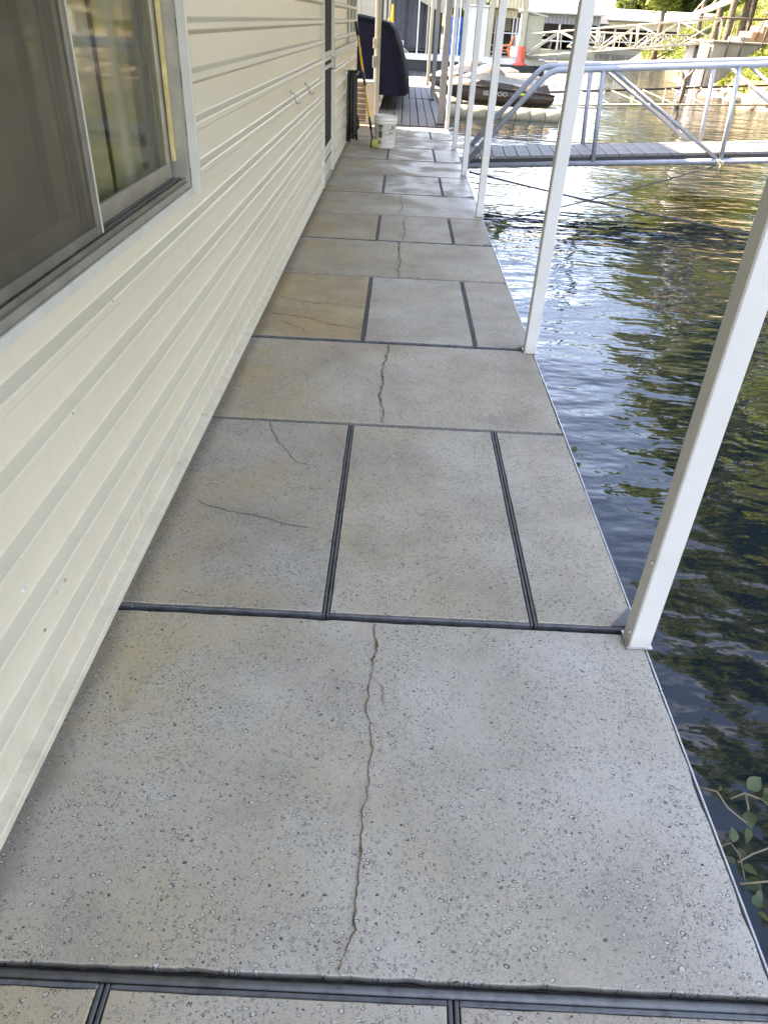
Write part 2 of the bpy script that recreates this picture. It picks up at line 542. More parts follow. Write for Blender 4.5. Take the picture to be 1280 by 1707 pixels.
mb = MB(); mb.add([(-600,-300,W),(600,-300,W),(600,700,W),(-600,700,W)], [(0,1,2,3)])
mb.build('water', M['water'], kind='structure')

SH = [(-60,11.5),(0,11.0),(15,10.8),(25,11.3),(30,11.8),(35,12.1),(42,13.6),(50,16.0),(62,17.7),(70,18.6),(75,22),(80,30),(90,48),(120,70),(400,90)]
def shore(y):
    for (a, xa), (b, xb) in zip(SH, SH[1:]):
        if a <= y <= b: return xa + (xb-xa)*(y-a)/(b-a)
    return SH[-1][1]
def land(x, y):
    d = max((x - shore(y))*.9, (y - 124)*.12)
    d += 1.1*(noise.noise(Vector((x*.13, y*.13, 0)))) + .35*noise.noise(Vector((x*.5, y*.5, 3)))
    if d <= 0: z = W + max(-2.2, .55*d)
    else:
        z = W + (.62*d if d < 7 else 4.34 + (d-7)*.28)
        z = min(z, 13 + .02*d)
    return z + .10*noise.noise(Vector((x*.9, y*.9, 7)))
def axis(parts):
    r = []
    for a, b, st in parts:
        n = max(1, int(round((b-a)/st)))
        r += [a + (b-a)*i/n for i in range(n)]
    r.append(parts[-1][1]); return r
xs = axis([(-260,-20,20),(-20,9,6),(9,26,.55),(26,60,3),(60,280,20)])
ys = axis([(-60,18,4),(18,66,.8),(66,130,3),(130,420,24)])
mb = MB(); mb.grid([[(x, y, land(x, y)) for x in xs] for y in ys])
mg, t, b = mat_new('bank_soil')
p = pos(t); n1 = nse(t, p, .9, 6, .65); n2 = nse(t, p, 9, 5, .7)
c = ramp(t, n1, [(.35, (.07,.09,.02)), (.55, (.10,.115,.03)), (.72, (.15,.135,.06))])
c = mixc(t, mth(t, 'MULTIPLY', n2, .7), c, (.10,.10,.035))
gz = t.nodes.new('ShaderNodeSeparateXYZ'); t.links.new(p, gz.inputs[0])
c = mixc(t, smooth01(t, gz.outputs[2], .25, -.25), c, mixc(t, n2, (.10,.075,.05), (.24,.19,.13)))
t.links.new(c, b.inputs['Base Color']); b.inputs['Roughness'].default_value = .95
bump(t, b, n2, .12, .8)
mb.build('bank', mg, kind='structure')

# low weeds and ivy over the visible slope (uncountable)
mb = MB()
def leafquad(mb, p, sz, up=.5):
    n = Vector((rnd(-1,1), rnd(-1,1), rnd(-.2,1)+up)).normalized()
    a = n.orthogonal().normalized(); a.rotate(Matrix.Rotation(rnd(0,6.28), 3, n)); b_ = n.cross(a)
    l, w = sz, sz*rnd(.45,.7)
    p = Vector(p)
    mb.add([p-a*l*.5, p+b_*w*.5+n*sz*.08, p+a*l*.5, p-b_*w*.5+n*sz*.08], [(0,1,2,3)])
k = 0
while k < 42000:
    y = rnd(22, 74); x = shore(y) + rnd(-.5, 11)*random.random()**.6
    z = land(x, y)
    if z < W+.12: continue
    dens = noise.noise(Vector((x*.45, y*.45, 11)))
    if dens < -.25 or (z < .15 and dens < .15): continue
    k += 1
    hgt = max(0, dens)*.55*random.random()
    leafquad(mb, (x, y, z+.02+hgt), rnd(.09,.24))
mb.build('ground_cover', M['grass'], kind='stuff')['label'] = 'yellow-green weeds and ivy covering the sunlit bank'

# ------------------------------------------------------------------ walkway of concrete slabs
LX, RX = -.80, .785
walk = bpy.data.objects.new('walkway', None); COL.objects.link(walk); walk['kind'] = 'structure'
walk.location = (0, 0, 0)
def ragged_slab(x0, x1, y0, y1, rag, zt=0.0, th=.07, seed=0):
    # slab with a softened, slightly chipped arris
    def line(a, b, nx, ny, n):
        r = []
        for i in range(n):
            u = i/n
            px, py = a[0]+(b[0]-a[0])*u, a[1]+(b[1]-a[1])*u
            d = rag*(.3+.35*noise.noise(Vector((px*9+seed, py*9, 0)))+.9*noise.noise(Vector((px*45, py*45+seed, 2)))+(.8 if random.random() < .06 else 0))
            d = max(0, d) if 0 < i else 0
            r.append((px+nx*d, py+ny*d))
        return r
    n1 = max(3, int((x1-x0)/.035)); n2 = max(3, int((y1-y0)/.05))
    ring = line((x0,y0),(x1,y0),0,1,n1) + line((x1,y0),(x1,y1),-1,0,n2) + line((x1,y1),(x0,y1),0,-1,n1) + line((x0,y1),(x0,y0),1,0,n2)
    cx, cy = (x0+x1)/2, (y0+y1)/2
    mb = MB(); n = len(ring); c = .004
    def ins(p, e):
        return (p[0]+(e if p[0] < cx else -e)*(1 if abs(p[0]-cx) > (x1-x0)*.5-.03 else 0), p[1]+(e if p[1] < cy else -e)*(1 if abs(p[1]-cy) > (y1-y0)*.5-.03 else 0))
    c = .0018
    v = [(p[0], p[1], zt-th) for p in ring] + [(p[0], p[1], zt-c) for p in ring] + [(*ins(p, c), zt) for p in ring]
    f = [tuple(range(2*n, 3*n))]
    for r in (0, n):
        for i in range(n):
            j = (i+1) % n
            f.append((r+i, r+j, r+n+j, r+n+i))
    mb.add(v, f)
    return mb
rows = [(-.66,.590,'s',(-.454,.175)), (.618,1.570,'f',None), (1.590,2.808,'s',(-.148,.468)), (2.824,3.762,'f',None),
        (3.784,4.990,'s',(-.148,.468)), (5.006,5.955,'f',None), (5.970,6.885,'s',(-.145,.468)), (6.898,7.838,'f',None),
        (7.852,8.915,'s',(-.148,.462)), (8.928,9.972,'f',None), (9.986,11.05,'s',(-.15,.455)), (11.063,12.0,'f',None),
        (12.013,13.0,'s',(-.15,.46)), (13.013,13.47,'f',None)]
tints = {(1,0):(1.0,.99,.97),(2,0):(.90,.885,.87),(2,1):(.98,.94,.87),(2,2):(.97,.93,.87),(3,0):(.97,.92,.85),(4,0):(.96,.83,.62),(4,1):(1.0,.98,.96),
         (4,2):(.93,.88,.83),(5,0):(.90,.85,.77),(6,0):(.86,.78,.65),(6,1):(.88,.83,.76),(6,2):(.80,.73,.66),(0,0):(1.0,.98,.94),(0,1):(1.02,1.0,.98),(0,2):(.95,.92,.89)}
slabs = {}
for ri, (y0, y1, ty, sp) in enumerate(rows):
    if y0 > 3.5: y0, y1 = y0+.006, y1-.006
    xs_ = [LX, RX-.012] if ty == 'f' else [LX, sp[0], sp[1], RX-.012]
    for ci in range(len(xs_)-1):
        g = .0125 if ty == 's' else 0
        a = xs_[ci] + (g if ci else 0); b_ = xs_[ci+1] - (g if ci < len(xs_)-2 else 0)
        e = .012 if ty == 's' else 0
        tilt = rnd(-.0015, .0015)
        mb = ragged_slab(a, b_, y0+e, y1-e, .0042 if ty == 'f' else .002, zt=tilt, seed=ri*3.3+ci)
        o = mb.build('slab', M['concrete'], walk)
        tn = tints.get((ri, ci), [(q, q*.95, q*.875) for q in (rnd(.80,.92),)][0])
        o.color = (*tn, 1)
        slabs[(ri, ci)] = o
        if ty == 's':
            # steel angle frame round the slab: four lengths
            w = .0105; z = -.001
            for (p0, p1, q0, q1) in ((a-.002,b_+.002,y0+e-w,y0+e-.001),(a-.002,b_+.002,y1-e+.001,y1-e+w),(a-w,a-.003,y0+e-w,y1-e+w),(b_+.003,b_+w,y0+e-w,y1-e+w)):
                fb = MB(); fb.box(p0, p1, q0, q1, -.07, z+rnd(-.001,.001), .002)
                fb.build('steel_angle', M['steel'], walk)
            if ci == 2:
                # corner gusset by the post
                gy = y0+e; gx = b_
                gb = MB(); gb.add([(gx-.075,gy,.003),(gx,gy,.003),(gx,gy+.085,.003),(gx-.075,gy,-.01),(gx,gy,-.01),(gx,gy+.085,-.01)],[(0,1,2),(0,3,4,1),(1,4,5,2),(2,5,3,0)])
                gb.build('corner_gusset', M['steel'], walk)
    if ty == 'f':
        fb = MB(); fb.box(LX, RX-.012, y0-.009, y0-.003, -.07, -.012, .002)
        fb.build('steel_angle', M['steel'], walk)
# near cross channel is wider: a second bar lies in it
mb = MB(); mb.tube([(LX,.5975,-.006),(RX-.014,.5975,-.006)], .0075, 10); mb.build('steel_rod', M['steel'], walk)
# floor of the joints, float body below, galvanised outer edge
mb = MB(); mb.box(LX, RX-.014, -.66, 13.47, -.30, -.022); mb.build('float_body', M['under'], walk)
for i in range(14):
    y0 = -.66 + i*1.01
    mb = MB(); mb.box(RX-.010, RX-.005, y0, min(y0+1.006, 13.47), -.26, .001+rnd(-.002,.0015), .001); mb.build('edge_angle', M['steel_edge'], walk)

def crack(slab, pts, w=.004):
    # dirt-filled crack: a jagged ribbon of changing width just above the concrete
    fine = []
    for (a, b_) in zip(pts, pts[1:]):
        n = max(2, int((Vector(b_)-Vector(a)).length/.011))
        for i in range(n): fine.append(Vector(a).lerp(Vector(b_), i/n))
    fine.append(Vector(pts[-1]))
    d = (fine[-1]-fine[0]).normalized(); nn = Vector((-d.y, d.x))
    L = []; Rr = []; wk = 0.0
    for i, q in enumerate(fine):
        o = .010*noise.noise(Vector((q.x*14, q.y*14, 1))) + .0045*noise.noise(Vector((q.x*60, q.y*60, 4)))
        wk = wk*.88 + random.gauss(0, .0022)
        q = q + nn*(o+wk)
        ww = w*(.28+1.3*abs(noise.noise(Vector((q.x*18, q.y*18, 9))))+.45*random.random()**3)
        L.append((q.x+nn.x*ww*.5, q.y+nn.y*ww*.5, .0022)); Rr.append((q.x-nn.x*ww*.5, q.y-nn.y*ww*.5, .0022))
    mb = MB(); mb.grid([L, Rr], smooth=False)
    mb.build('crack', M['crack'], slab)
crack(slabs[(1,0)], [(-.035,.625),(-.008,.70),(-.012,.85),(-.005,1.0),(.0,1.15),(-.012,1.28),(-.006,1.36),(.0,1.47),(-.004,1.56)], .0048)
crack(slabs[(3,0)], [(-.02,2.83),(-.005,2.93),(-.028,3.08),(-.024,3.25),(-.03,3.4),(-.012,3.55),(-.012,3.75)], .010)
crack(slabs[(5,0)], [(.04,5.01),(.02,5.2),(.05,5.4),(.03,5.65),(.045,5.95)], .010)
crack(slabs[(2,0)], [(-.66,2.15),(-.5,2.09),(-.36,2.06),(-.25,2.02)], .005)
crack(slabs[(2,0)], [(-.50,2.79),(-.44,2.62),(-.36,2.48),(-.26,2.42)], .005)
crack(slabs[(4,0)], [(-.68,4.45),(-.45,4.36),(-.3,4.37),(-.17,4.34)], .009)
crack(slabs[(4,0)], [(-.70,4.16),(-.5,4.1),(-.35,4.02),(-.17,3.97)], .009)
crack(slabs[(4,0)], [(-.62,4.02),(-.5,3.93),(-.45,3.83)], .006)
crack(slabs[(6,1)], [(.06,5.99),(.08,6.3),(.06,6.6),(.09,6.86)], .010)
crack(slabs[(7,0)], [(.03,6.92),(.05,7.3),(.04,7.8)], .010)
crack(slabs[(3,0)], [(-.026,3.2),(-.075,3.24),(-.11,3.30)], .0035)
crack(slabs[(1,0)], [(-.006,1.36),(.03,1.31),(.04,1.26)], .002)
crack(slabs[(2,0)], [(-.56,2.79),(-.58,2.70),(-.62,2.65)], .003)
crack(slabs[(1,0)], [(.60,.68),(.63,.74),(.66,.78),(.66,.84)], .0012)

# ------------------------------------------------------------------ the house wall on the left
FX = -.770           # flat face of the siding
house = thing('floating_house', 'cream lap-sided floating house with sliding window along the left of the walkway', 'house', (-2.5, 5, 0))
HO = (-2.5, 5, 0)
def hp(mb, name, mat, parent=None): 
    return mb.build(name, mat, parent or house, HO if parent is None else HO)
PITCH = .152
def siding_course(k, y0, y1, ztop=None, zbot=None):
    zc = .058 + PITCH*k
    prof = [(FX, zc+.107), (FX, zc+.010), (FX+.003, zc+.0055), (FX+.031, zc-.0045), (FX+.034, zc-.009), (FX+.034, zc-.027), (FX+.031, zc-.031), (FX, zc-.0455), (FX-.006, zc-.046)]
    if ztop is not None: prof = [(x, min(z, ztop)) for x, z in prof]
    if zbot is not None: prof = [(x, max(z, zbot)) for x, z in prof]
    ys_ = [y0]
    n = max(1, int((y1-y0)/.6))
    rows_ = []
    for i in range(n+1):
        y = y0 + (y1-y0)*i/n
        wv = .0022*noise.noise(Vector((y*.8, k*3.1, 0)))
        rows_.append([(x+wv, y, z) for x, z in prof])
    mb = MB(); mb.grid(rows_, smooth=False)
    return hp(mb, 'siding_panel', M['siding'])
NC = 17
WY0, WY1, WZ0, WZ1 = 1.13, 2.885, .905, 2.02
for k in range(NC):
    zc = .058+PITCH*k
    lo, hi = zc-.046, zc+.107
    if hi <= WZ0 or lo >= WZ1:
        siding_course(k, -3.0, 7.90)
    elif lo < WZ0 < hi:
        siding_course(k, WY0, WY1, ztop=WZ0)
        siding_course(k, -3.0, WY0); siding_course(k, WY1, 7.90)
    else:
        siding_course(k, -3.0, WY0); siding_course(k, WY1, 7.90)
    siding_course(k, 9.04, 13.28)
ZT = .058+PITCH*(NC-1)+.107
# wall cores behind the siding
for (y0, y1, z0, z1) in ((-3,7.9,-.25,WZ0-.002),(-3,WY0,WZ0,ZT),(WY1,7.9,WZ0,ZT),(WY0,WY1,WZ1,ZT),(9.04,13.28,-.25,ZT),(7.9,9.04,2.1,ZT)):
    hp(MB().box(-.88, -.772, y0, y1, z0, z1), 'wall_core', M['room'])
hp(MB().box(-4.9, -4.8, -3, 13.28, -.25, ZT), 'back_wall', M['room'])
hp(MB().box(-4.8, -.88, -3, -2.9, -.25, ZT), 'end_wall', M['room'])
hp(MB().box(-4.8, -.772, 13.281, 13.34, -.25, ZT), 'end_wall', M['siding'])
hp(MB().box(-4.8, -.88, -2.9, 13.28, -.25, -.05), 'floor', M['room'])
# corner boards, door casing, belt board
hp(MB().box(FX-.004, FX+.032, 7.90, 7.955, .012, ZT, .004), 'casing', M['trim'])
hp(MB().box(FX-.004, FX+.032, 8.985, 9.04, .012, ZT, .004), 'casing', M['trim'])
hp(MB().box(FX-.004, FX+.030, 13.282, 13.345, .012, ZT, .004), 'corner_board', M['trim'])
hp(MB().box(FX+.026, FX+.044, 9.06, 13.27, 1.085, 1.16, .004), 'belt_board', M['trim'])
# base shadow flashing
hp(MB().box(-.80, -.752, -3, 13.34, .002, .010), 'base_flashing', M['trim'])
# storm door
door = hp(MB().box(FX-.03, FX+.004, 7.957, 8.983, .03, 2.10, .004), 'door', M['trim'])
for (z0, z1) in ((.33,1.02),(1.055,1.09),(1.165,1.98)):
    hp(MB().box(FX+.005, FX+.010, 8.04, 8.90, z0, z1), 'door_panel', M['doorglass'], door).parent = door
for z in (.24, .322, 1.03, 1.10):
    hp(MB().box(FX+.005, FX+.016, 8.02, 8.92, z-.012, z+.018, .003), 'door_rail', M['trim'], door)
hp(MB().box(FX+.005, FX+.012, 8.03, 8.91, .20, .222), 'kick_strip', M['doorglass'], door)
hb = MB(); hb.tube([(FX+.01,8.86,1.0),(FX+.05,8.86,1.0),(FX+.05,8.86,1.1),(FX+.01,8.86,1.1)], .008, 6); hp(hb, 'door_handle', M['alu'], door)
# far window on the second wall section
fw = hp(MB().box(FX+.002, FX+.006, 11.55, 12.95, 1.22, 2.0), 'window', M['doorglass'])
for (y0, y1, z0, z1) in ((11.5,11.56,1.17,2.05),(12.94,13.0,1.17,2.05),(11.56,12.94,1.17,1.23),(12.2,12.25,1.23,2.0)):
    hp(MB().box(FX+.007, FX+.04, y0, y1, z0, z1, .004), 'window_frame', M['trim'], fw)

# near sliding window
win = MB(); 
for (y0, y1, z0, z1) in ((WY0,WY0+.035,WZ0,WZ1),(WY1-.035,WY1,WZ0,WZ1),(WY0+.035,WY1-.035,WZ0,WZ0+.03),(WY0+.035,WY1-.035,WZ1-.03,WZ1)):
    win.box(-.86, FX+.006, y0, y1, z0, z1)
win = hp(win, 'window', M['alu'])
def wp(x0, x1, y0, y1, z0, z1, name, mat, c=.002): return hp(MB().box(x0, x1, y0, y1, z0, z1, c), name, mat, win)
# outer trim lip
for (y0, y1, z0, z1) in ((WY1-.012,WY1+.022,WZ0-.016,WZ1+.02),(WY0-.022,WY0+.012,WZ0-.016,WZ1+.02),(WY0+.012,WY1-.012,WZ0-.016,WZ0+.008),(WY0+.012,WY1-.012,WZ1-.008,WZ1+.02)):
    wp(FX+.007, FX+(.040 if z1-z0 > .5 else .017), y0+(.012 if y0 > 2 and z1-z0 > .5 else 0), y1-(.012 if y1 < 2 and z1-z0 > .5 else 0), z0, z1, 'outer_trim', M['alu_light'])
# track ribs in the sill
for x in (-.775, -.795, -.815, -.835):
    wp(x-.002, x+.002, WY0+.036, WY1-.036, WZ0+.031, WZ0+.044, 'sill_track', M['alu_dark'], 0)
MY = 2.01
def sash(x, y0, y1, name, mat, w=.034):
    z0, z1 = WZ0+.046, WZ1-.034
    for (a, b_, c_, d_) in ((y0,y0+w,z0,z1),(y1-w,y1,z0,z1),(y0+w,y1-w,z0,z0+.05),(y0+w,y1-w,z1-.04,z1)):
        wp(x-.008, x+.008, a, b_, c_, d_, name, mat)
sash(-.822, MY-.01, WY1-.062, 'fixed_sash', M['alu'])
sash(-.842, WY0+.04, MY+.02, 'sliding_sash', M['alu'])
g1 = MB(); g1.box(-.824, -.820, MY+.02, WY1-.10, WZ0+.09, WZ1-.07); hp(g1, 'pane', M['glass'], win)
g2 = MB(); g2.box(-.844, -.840, WY0+.07, MY-.01, WZ0+.09, WZ1-.07); hp(g2, 'pane', M['glass'], win)
# insect screen in its own frame over the sliding half
SF = -.790
for (a, b_, c_, d_) in ((WY0+.04,WY0+.062,WZ0+.045,WZ1-.034),(MY-.028,MY,WZ0+.045,WZ1-.034),(WY0+.062,MY-.028,WZ0+.045,WZ0+.07),(WY0+.062,MY-.028,WZ1-.06,WZ1-.034)):
    wp(SF-.006, SF+.006, a, b_, c_, d_, 'screen_frame', M['alu_dark'])
wp(MY and SF-.004, SF+.008, MY+.0005, MY+.006, WZ0+.045, WZ1-.034, 'screen_edge', M['alu_light'], 0)
sc = MB(); sc.add([(SF,WY0+.06,WZ0+.068),(SF,MY-.026,WZ0+.068),(SF,MY-.026,WZ1-.058),(SF,WY0+.06,WZ1-.058)],[(0,1,2,3)]); hp(sc, 'insect_screen', M['screen'], win)
wp(-.812, -.798, WY1-.060, WY1-.038, WZ0+.10, WZ1-.034, 'jamb_strip', M['woodstrip'])
wp(-.850, -.846, 1.68, 1.72, WZ0+.14, WZ1-.05, 'inner_strip', M['woodstrip'])
# curtains hung inside
def curtain(y0, y1, x, amp, name):
    n = int((y1-y0)/.018); r0 = []; r1 = []; r2 = []
    for i in range(n+1):
        y = y0+(y1-y0)*i/n
        d = amp*math.sin(y*52)+amp*.7*math.sin(y*21+1)
        r0.append((x+d, y, 2.15)); r1.append((x+d*1.2, y+.01*math.sin(y*9), 1.5)); r2.append((x+d*1.4, y+.015*math.sin(y*9), .80))
    mb = MB(); mb.grid([r0, r1, r2]); hp(mb, name, M['curtain'], win)
curtain(1.0, 2.05, -.935, .016, 'curtain'); curtain(2.06, 2.50, -.925, .014, 'curtain'); curtain(2.56, 2.98, -.925, .014, 'curtain')

# chipped paint and screw heads on the lower courses
for (y, z, r) in ((1.33,.305,.010),(1.345,.298,.005),(1.31,.29,.006),(1.36,.282,.004),(1.22,.245,.004),(1.05,.40,.005),(1.9,.26,.004),(1.12,.55,.004),(1.62,.45,.003)):
    n = 7; mb = MB(); pts = [(FX+.0024, y+r*rnd(.5,1.2)*math.cos(2*PI*i/n)*1.5, z+r*rnd(.5,1.2)*math.sin(2*PI*i/n)) for i in range(n)]
    mb.add(pts, [tuple(range(n))]); hp(mb, 'paint_chip', M['alu'])
for (y, z) in ((1.19,.395),(1.05,.70),(2.5,.30),(3.9,.55),(4.6,.25),(3.2,.70),(5.4,.40)):
    mb = MB(); mb.lathe([(0,.005),(.004,.0045),(.007,.002),(.008,-.003)], n=10)
    mb.v = [(FX+q[2], y+q[0], z+q[1]) for q in mb.v]; hp(mb, 'screw_head', M['trim'])

# wire hooks on the wall
for i, (y, z, lb) in enumerate(((5.68,.995,'bent wire hook on the cream wall, nearer of the pair'),(6.55,.985,'bent wire hook on the cream wall, farther of the pair'))):
    mb = MB()
    x = FX+.004
    mb.tube([(x,y,z+.03),(x+.012,y,z+.012),(x+.034,y,z+.004),(x+.036,y+.005,z-.03),(x+.048,y+.01,z-.05),(x+.062,y+.012,z-.045),(x+.068,y+.012,z-.03)], .0038, 6)
    tag(mb.build('wire_hook', M['wire'], None), lb, 'hook', 'wire hooks on the house wall')

# roof over house and walkway (above the picture, casts the shade)
roof = thing('canopy_roof', 'low metal roof covering the house and walkway above the white posts', 'roof', (0, 5, 2.42))
RO = (0, 5, 2.42)
mb = MB(); mb.box(-5.3, .899, -3.3, 13.42, 2.62, 2.65); mb.build('roof_sheet', M['roof'], roof, RO)
mb = MB(); mb.box(.90, .92, -3.3, 13.42, 2.54, 2.66); mb.build('fascia', M['white'], roof, RO)
mb = MB(); mb.box(.725, .789, -3.3, 13.42, 2.54, 2.618); mb.build('beam', M['white'], roof, RO)
for i in range(14):
    y = -2.8+i*1.2
    mb = MB(); mb.box(-.74, .724, y, y+.05, 2.55, 2.618); mb.build('rafter', M['white'], roof, RO)

# ------------------------------------------------------------------ posts
PY = [(1.542,'nearest white square post leaning out of the picture at right'),
      (3.752,'second white square post from the front at the walkway edge'),
      (7.02,'third white square post from the front at the walkway edge'),
      (9.13,'fourth white square post from the front, just before the gangway'),
      (11.17,'fifth white square post, beside the far side of the gangway'),
      (13.40,'sixth white square post, at the end of the concrete slabs')]
def make_post():
    t_ = thing('roof_post', '', 'post', (0,0,0), group='white posts along the walkway edge')
    MB().box(-.031, .031, -.031, .031, .003, 2.538, .004).build('shaft', M['post'], t_)
    MB().box(-.036, .036, -.036, .036, .0045, .008).build('base_plate', M['steel_edge'], t_)
    for (x, z) in ((-.0325,.05),(-.0325,.30)):
        bb = MB(); bb.lathe([(0,.004),(.004,.004),(.006,.001),(.006,-.002)], n=8)
        bb.v = [(x-p[2], p[0]*1.0-.012, z+p[1]) for p in bb.v]
        bb.build('bolt', M['post'], t_)
    return t_
p0 = make_post()
for i, (y, lb) in enumerate(PY):
    o = p0 if i == 0 else copy_tree(p0)
    o.location = (.757, y, 0); o['label'] = lb

# ------------------------------------------------------------------ gangway to the bank
GA = thing('gangway', 'blue-grey tubular truss gangway with board deck leading from the dock to the bank', 'gangway', (.9, 10.5, -.1), (0, -.074, -.064))
GW, GH, GL = 1.03, 1.05, 11.2
ST = [1.62+1.6*i for i in range(7)]
for vy in (0.0, GW):
    MB().tube([(0,vy,0),(GL,vy,0)], .034, 10).build('bottom_rail', M['gang'], GA)
    MB().tube([(-.02,vy,.03),(.88,vy,GH-.10),(.96,vy,GH-.035),(1.06,vy,GH),(GL,vy,GH)], .034, 10).build('top_rail', M['gang'], GA)
    for i, s_ in enumerate(ST):
        MB().tube([(s_,vy,.02),(s_,vy,GH-.02)], .029, 8).build('upright', M['gang'], GA)
        if i < len(ST)-1:
            MB().tube([(s_+.13,vy,GH-.02),(ST[i+1]-.05,vy,.03)], .021, 8).build('diagonal', M['gang'], GA)
    mb = MB(); mb.box(.0, GL, vy-.012 if vy else .045, vy-.045 if vy else .012, .022, .074); mb.build('joist', M['black'], GA)
b0 = None
for i in range(69):
    x = .02+i*.162
    if b0 is None:
        b0 = MB().box(-.077, .077, -.49, .49, 0, .03, .003).build('deck_board', M['gboard'], GA)
        o = b0
    else:
        o = b0.copy(); COL.objects.link(o)
    o.location = (x+.07, GW/2, .0745+rnd(-.001,.001)); o.rotation_euler = (0, 0, rnd(-.002,.002))
mb = MB(); mb.tube([(-.03,.02,.0),(-.06,-.03,-.08),(-.05,-.06,-.25),(-.02,-.03,-.32)], .03, 8); mb.build('hanging_hose', M['alga'], GA)
mb = MB(); mb.box(-.10, .02, -.02, GW+.02, -.045, -.035); mb.build('hinge_plate', M['rust'], GA)

def cable(name, a, b_, sag, label, r=.008, mat='rope', cat='rope', n=18):
    a = Vector(a); b_ = Vector(b_)
    pts = []
    for i in range(n+1):
        u = i/n; q = a.lerp(b_, u); q.z -= sag*4*u*(1-u); pts.append(q)
    return tag(MB().tube(pts, r, 6).build(name, M[mat]), label, cat)
cable('mooring_cable', (.93,10.42,-.16), (10.9,4.2,.0), .28, 'dark mooring cable slanting from the gangway foot to the right over the water', .011)
cable('mooring_rope', (4.09,10.27,.10), (1.05,8.9,-.47), .03, 'thin rope from the gangway bottom rail down into the water', .008)
cable('mooring_line', (.82,12.6,.02), (12.0,16.2,.6), .35, 'thin dark line running behind the gangway deck to the bank', .008)
mb = MB()
for k in range(5):
    a0 = k*.9
    mb.tube([(4.09+.045*math.cos(a)*1.1, 10.27+.05*math.sin(a), .125+.012*(k-2)+.02*math.sin(a*1.3+k)) for a in [a0+j*.7 for j in range(10)]], .007, 5)
mb.tube([(4.09,10.22,.12),(4.07,10.20,.03),(4.10,10.19,-.02)], .007, 5)
tag(mb.build('rope_knot', M['palewood']), 'frayed rope knot tied round the gangway bottom rail', 'rope')

# ------------------------------------------------------------------ small things by the wall
BK = thing('bucket', 'white plastic bucket with dark print standing on the slabs', 'bucket', (-.205, 10.98, 0))
MB().lathe([(0,.003),(.128,.003),(.134,.012),(.148,.30),(.150,.301),(.157,.303),(.157,.312),(.151,.315),(.152,.335),(.159,.337),(.159,.346),(.153,.350),(.154,.378),(.160,.380),(.160,.392),(.151,.392),(.146,.30),(.128,.02),(0,.02)], n=36).build('pail', M['bucket'], BK)
def patch(a0, a1, z0, z1, name='print_mark', out=.0012):
    r = lambda z: .134+(.148-.134)*(z-.012)/.288+out
    n = max(2, int((a1-a0)/.06))
    rows_ = [[(r(z)*math.cos(a), r(z)*math.sin(a), z) for a in [a0+(a1-a0)*i/n for i in range(n+1)]] for z in (z0, (z0+z1)/2, z1)]
    mb = MB(); mb.grid(rows_); mb.build(name, M['print'], BK)
D = math.radians
patch(D(232), D(258), .255, .285); patch(D(236), D(252), .225, .248); patch(D(233), D(254), .13, .215)
patch(D(232), D(242), .055, .095); patch(D(245), D(249), .05, .11)
for i, a in enumerate((288, 296, 303, 310, 316)):
    patch(D(a), D(a+4), .215+.006*i, .232+.009*i)
patch(D(306), D(312), .25, .28); patch(D(312), D(317), .262, .268)
rr = .1495
mb = MB(); mb.tube([((.144+.0035)*math.cos(D(a)), (.144+.0035)*math.sin(D(a)), .165+.035*math.sin(D((a-288)*6))) for a in range(288, 318, 3)], .0035, 5); mb.build('print_mark', M['print'], BK)
patch(D(290), D(314), .118, .122); patch(D(288), D(310), .06, .064)
mb = MB(); mb.tube([(.156*math.cos(D(a)), .156*math.sin(D(a)), .325-.155*math.sin(D((a-215)/130*180))) for a in range(215, 346, 6)], .0025, 5); mb.build('wire_bail', M['wire'], BK)

BR = thing('scrub_brush', 'long yellow-poled scrub brush leaning against the house wall', 'brush', (-.36, 10.86, 0))
A = Vector((-.365,10.87,.075)); B_ = Vector((-.725,12.68,1.39))
def seg(u0, u1, r, name, mat):
    mb = MB(); mb.tube([A.lerp(B_, u0), A.lerp(B_, u1)], r, 10); return mb.build(name, M[mat], BR, (-.36,10.86,0))
seg(0, .10, .013, 'socket', 'black'); seg(.10, .19, .017, 'lower_grip', 'black'); seg(.19, .45, .0145, 'pole', 'yellow')
seg(.45, .56, .017, 'clamp', 'black'); seg(.56, .58, .018, 'collar', 'wire'); seg(.58, .88, .0155, 'pole', 'yellow'); seg(.88, 1.0, .021, 'handle_grip', 'black')
mb = MB(); mb.lathe([(0,-.05),(.05,-.05),(.056,-.03),(.056,.035),(.05,.045),(0,.045)], n=16)
mb.v = [(-.335+p[2]*.9, 10.86+p[1], .058+p[0]) for p in mb.v]; mb.build('bristle_head', M['sponge'], BR, (-.36,10.86,0))
mb = MB(); mb.lathe([(0,-.016),(.054,-.016),(.054,.0),(0,.0)], n=16)
mb.v = [(-.381+p[2]*.9, 10.86+p[1], .058+p[0]) for p in mb.v]; mb.build('head_block', M['black'], BR, (-.36,10.86,0))

